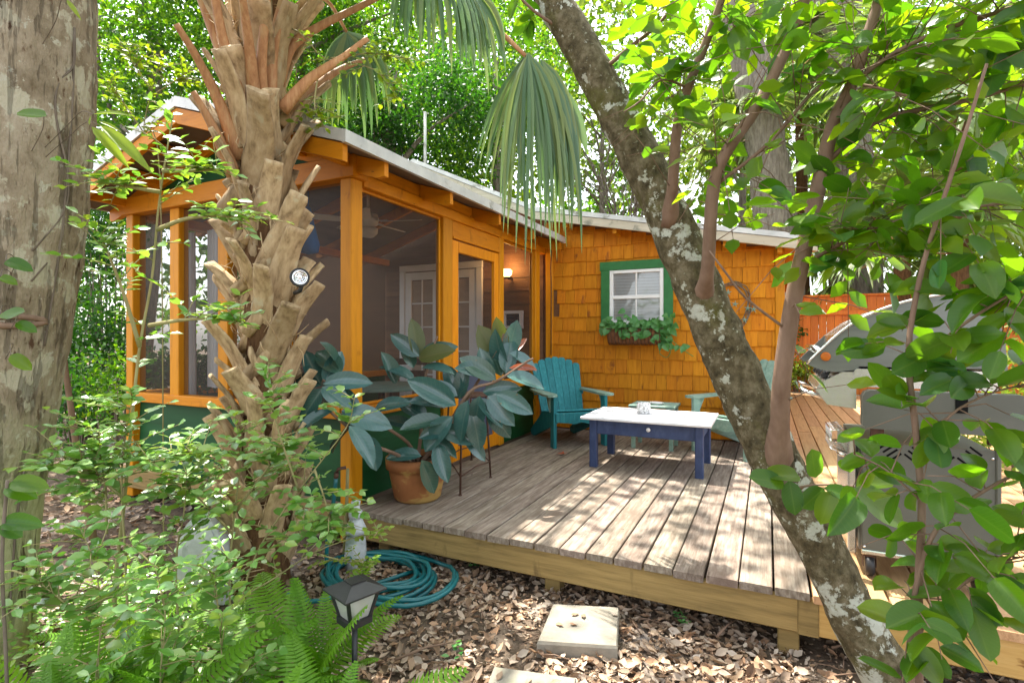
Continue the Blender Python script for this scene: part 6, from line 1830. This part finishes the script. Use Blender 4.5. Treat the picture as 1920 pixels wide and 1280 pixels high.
FE = [('upright sword fern just left of the black path lantern', 555, 1340, 1.95, 10, 1.0, .25), ('sword fern spreading under the path lantern', 668, 1500, 1.62, 9, .62, -.05), ('sword fern at the bottom edge left of the litter', 590, 1480, 1.60, 10, .9, .1),
      ('sword fern in the middle of the lower left greenery', 400, 1420, 1.75, 10, .95, .2), ('sword fern under the bright privet sapling', 270, 1450, 1.65, 10, .95, .2), ('sword fern at the foot of the big left trunk', 110, 1440, 1.72, 10, 1.0, .25),
      ('sword fern filling the bottom left corner', 30, 1560, 1.50, 10, 1.0, .2), ('small sword fern nearest the viewer at the bottom', 480, 1560, 1.48, 9, .8, .1), ('pale sword fern hanging in the shade behind the saplings', 250, 1230, 2.35, 8, .9, .1),
      ('sword fern between trunk and garden stone', 330, 1260, 2.2, 8, .8, .15), ('sword fern nearest the viewer below the saplings', 200, 1600, 1.42, 9, .85, .15)]
FE += [('upright bright sword fern before the hose coil', 600, 1300, 2.05, 9, .85, .35), ('sword fern spilling onto the litter at the bottom', 540, 1620, 1.42, 10, .8, .2)]
for i, (lb, u, v, Y, n, s, u_) in enumerate(FE): fern(lb, u, v, Y, n, s, 200 + i, u_)
# low ground cover between the ferns
rng = np.random.default_rng(77)
pos = []
for k in range(330):
    u = rng.uniform(-60, 590); Y = rng.uniform(1.5, 3.0)
    b = W(u, 631, Y)
    if u > 480 and Y > 2.2: continue
    n = rng.integers(8, 18); h = rng.uniform(.08, .34)
    lean_ = rng.normal(size=2) * .10
    t = np.linspace(.2, 1, n)
    pos.append(np.stack([b.x + lean_[0] * t + rng.normal(size=n) * .02, b.y + lean_[1] * t + rng.normal(size=n) * .02, h * t], 1))
pos = np.concatenate(pos)
dd = rng.normal(size=(len(pos), 3)); dd[:, 2] = np.abs(dd[:, 2]) * .3
vs, fs = cloud(pos, .034 * rng.uniform(.6, 1.3, len(pos)), dd, None, OVAL, rng, 1.6)
put('ground_cover', np_mesh('ground_cover', vs, fs, m_priv, True), kind='stuff')

# small green seedlings in the litter
for i, (u, v, lb) in enumerate(((893, 1063, 'tiny green seedling against the deck rim by the hose'), (1095, 1102, 'tiny green seedling between deck rim and stepping stone'), (1278, 1172, 'bright seedling alone in the litter right of the stone'), (860, 1225, 'small fern seedling at the bottom of the litter'), (745, 1130, 'seedling at the lower right of the hose coil'))):
    p = G(u, v)
    rg = np.random.default_rng(300 + i); n = 14
    ps = np.array([p]) + rg.normal(size=(n, 3)) * np.array([.018, .018, 0]) + np.array([0, 0, 1]) * rg.uniform(.01, .06, (n, 1))
    d = rg.normal(size=(n, 3)); d[:, 2] = .3
    vs, fs = cloud(ps, rg.uniform(.02, .04, n), d, None, OVAL, rg, 1.5)
    o = put('seedling', np_mesh('seedling', vs, fs, m_ivy, True)); tag(o, lb, 'seedling')

# ------------------------------------------------------------------ leaf litter
LIT = (np.array([(0, 0, .02), (-.20, .25, .15), (-.25, .6, .08), (0, 1, .16), (.25, .6, .15), (.20, .25, .06), (0, .5, -.07)], float), OVAL[1])
rng = np.random.default_rng(99)
def litter(n, xr, yr, size, dens=None, hmax=.02):
    x = rng.uniform(*xr, n); y = rng.uniform(*yr, n)
    if dens is not None:
        k = rng.random(n) < dens(x, y); x, y = x[k], y[k]
    z = np.array([terrain_z(a, b) for a, b in zip(x, y)]) + rng.uniform(.002, hmax, len(x))
    d = rng.normal(size=(len(x), 3)); d[:, 2] *= .22
    nn = rng.normal(size=(len(x), 3)) * .42; nn[:, 2] += 1
    return cloud(np.stack([x, y, z], 1), size * rng.uniform(.4, 1.35, len(x)), d, nn, LIT, rng)
def dn(x, y):
    q = np.array([noise.noise(Vector((a * 1.4, b * 1.4, 8))) for a, b in zip(x, y)])
    return np.clip(.85 - np.maximum(0, q - .05) * 3.2, .12, 1)
parts = [litter(13500, (-2.5, 1.6), (1.0, 3.1), .053, dn, .026), litter(5000, (-6, -2), (.5, 5), .062), litter(2500, (-9, -5), (3, 9), .08), litter(1500, (.5, 4), (.8, 2.7), .05), litter(9000, (-2.6, 1.6), (1.0, 3.0), .024, None, .015)]
ns = 26
px_ = np.concatenate([rng.uniform(-.95, -.65, ns // 2), rng.uniform(-1.0, -.68, ns // 2)]); py_ = np.concatenate([rng.uniform(2.3, 2.58, ns // 2), rng.uniform(1.7, 1.98, ns // 2)])
keep = rng.random(ns) < .45
dl = rng.normal(size=(ns, 3)); dl[:, 2] *= .1
nl_ = rng.normal(size=(ns, 3)) * .15; nl_[:, 2] += 1
parts.append(cloud(np.stack([px_, py_, np.where(np.arange(ns) < ns // 2, .053, .045)], 1)[keep], (.05 * rng.uniform(.5, 1.2, ns))[keep], dl[keep], nl_[keep], LIT, rng))
tm = MB()
for k in range(170):
    a = Vector((rng.uniform(-2.3, 1.3), rng.uniform(1.1, 2.75), 0)); a.z = terrain_z(a.x, a.y) + .02
    th = rng.uniform(0, 6.28); l = rng.uniform(.05, .22)
    b = a + Vector((math.cos(th) * l, math.sin(th) * l, rng.uniform(-.01, .02)))
    tm.tube([a, a.lerp(b, .5) + Vector((rng.normal() * .01, rng.normal() * .01, .008)), b], [.003, .0025, .0015], 5)
tm.build('twig_litter', m_branch, kind='stuff')
VV, FF, off = [], [], 0
for v_, f_ in parts:
    VV.append(v_); FF.append(f_ + off); off += len(v_)
put('leaf_litter', np_mesh('leaf_litter', np.concatenate(VV), np.concatenate(FF), m_litter), kind='stuff')
for i, (u0, v0, u1, v1) in enumerate(((1345, 1200, 1385, 1170), (740, 1245, 850, 1215), (1560, 1222, 1610, 1225))):
    a, b = G(u0, v0) + Vector((0, 0, .02)), G(u1, v1) + Vector((0, 0, .03))
    mb = MB(); mb.tube([a, a.lerp(b, .5) + Vector((0, .01, .01)), b], [.006, .005, .003], 6, jit=.2, jf=30)
    o = mb.build('fallen_twig', m_branch); tag(o, ('short fallen twig lying below the deck rim', 'long pale fallen twig lying at the bottom of the litter', 'fallen twig lying below the newer deck rim')[i], 'twig')
# small plant hung on the fence
fp = PY(1490, 618, 12.60)
hp = thing('hanging_plant', 'small plant hanging on the orange fence', 'plant', fp)
rg = np.random.default_rng(4)
ps = np.array([fp]) + rg.normal(size=(70, 3)) * np.array([.10, .03, .22])
vs, fs = cloud(ps, rg.uniform(.07, .13, 70), None, None, OVAL, rg); put('foliage', np_mesh('foliage', vs, fs, m_dark, True), None, hp)
mb = MB(); mb.lathe([(0, -.06), (.06, -.06), (.08, .06), (0, .05)], fp + Vector((0, 0, .12)), 12); mb.build('pot', m_terra, hp)
# plants inside the porch behind the gable screens
for i, (u, v, Y, lb) in enumerate(((372, 690, 5.1, 'dark leafy house plant behind the second gable screen'), (300, 690, 5.2, 'dark leafy house plant behind the first gable screen'))):
    p = W(u, v, Y); rg = np.random.default_rng(500 + i)
    t = thing('house_plant', lb, 'plant', (p.x, p.y, ZD))
    ps = ellipsoid(tuple(p), (.20, .16, .25), 26, rg, .2)
    put('foliage', crown_mesh('foliage', ps, 26, (.05, .05, .06), .07, m_dark, rg), None, t)
    mb = MB(); mb.lathe([(0, 0), (.11, 0), (.15, .28), (.16, .30), (.14, .30), (0, .27)], (p.x, p.y, ZD), 16); mb.build('pot', m_terra, t)
print('objects', len(bpy.data.objects), 'verts', sum(len(m.vertices) for m in bpy.data.meshes))
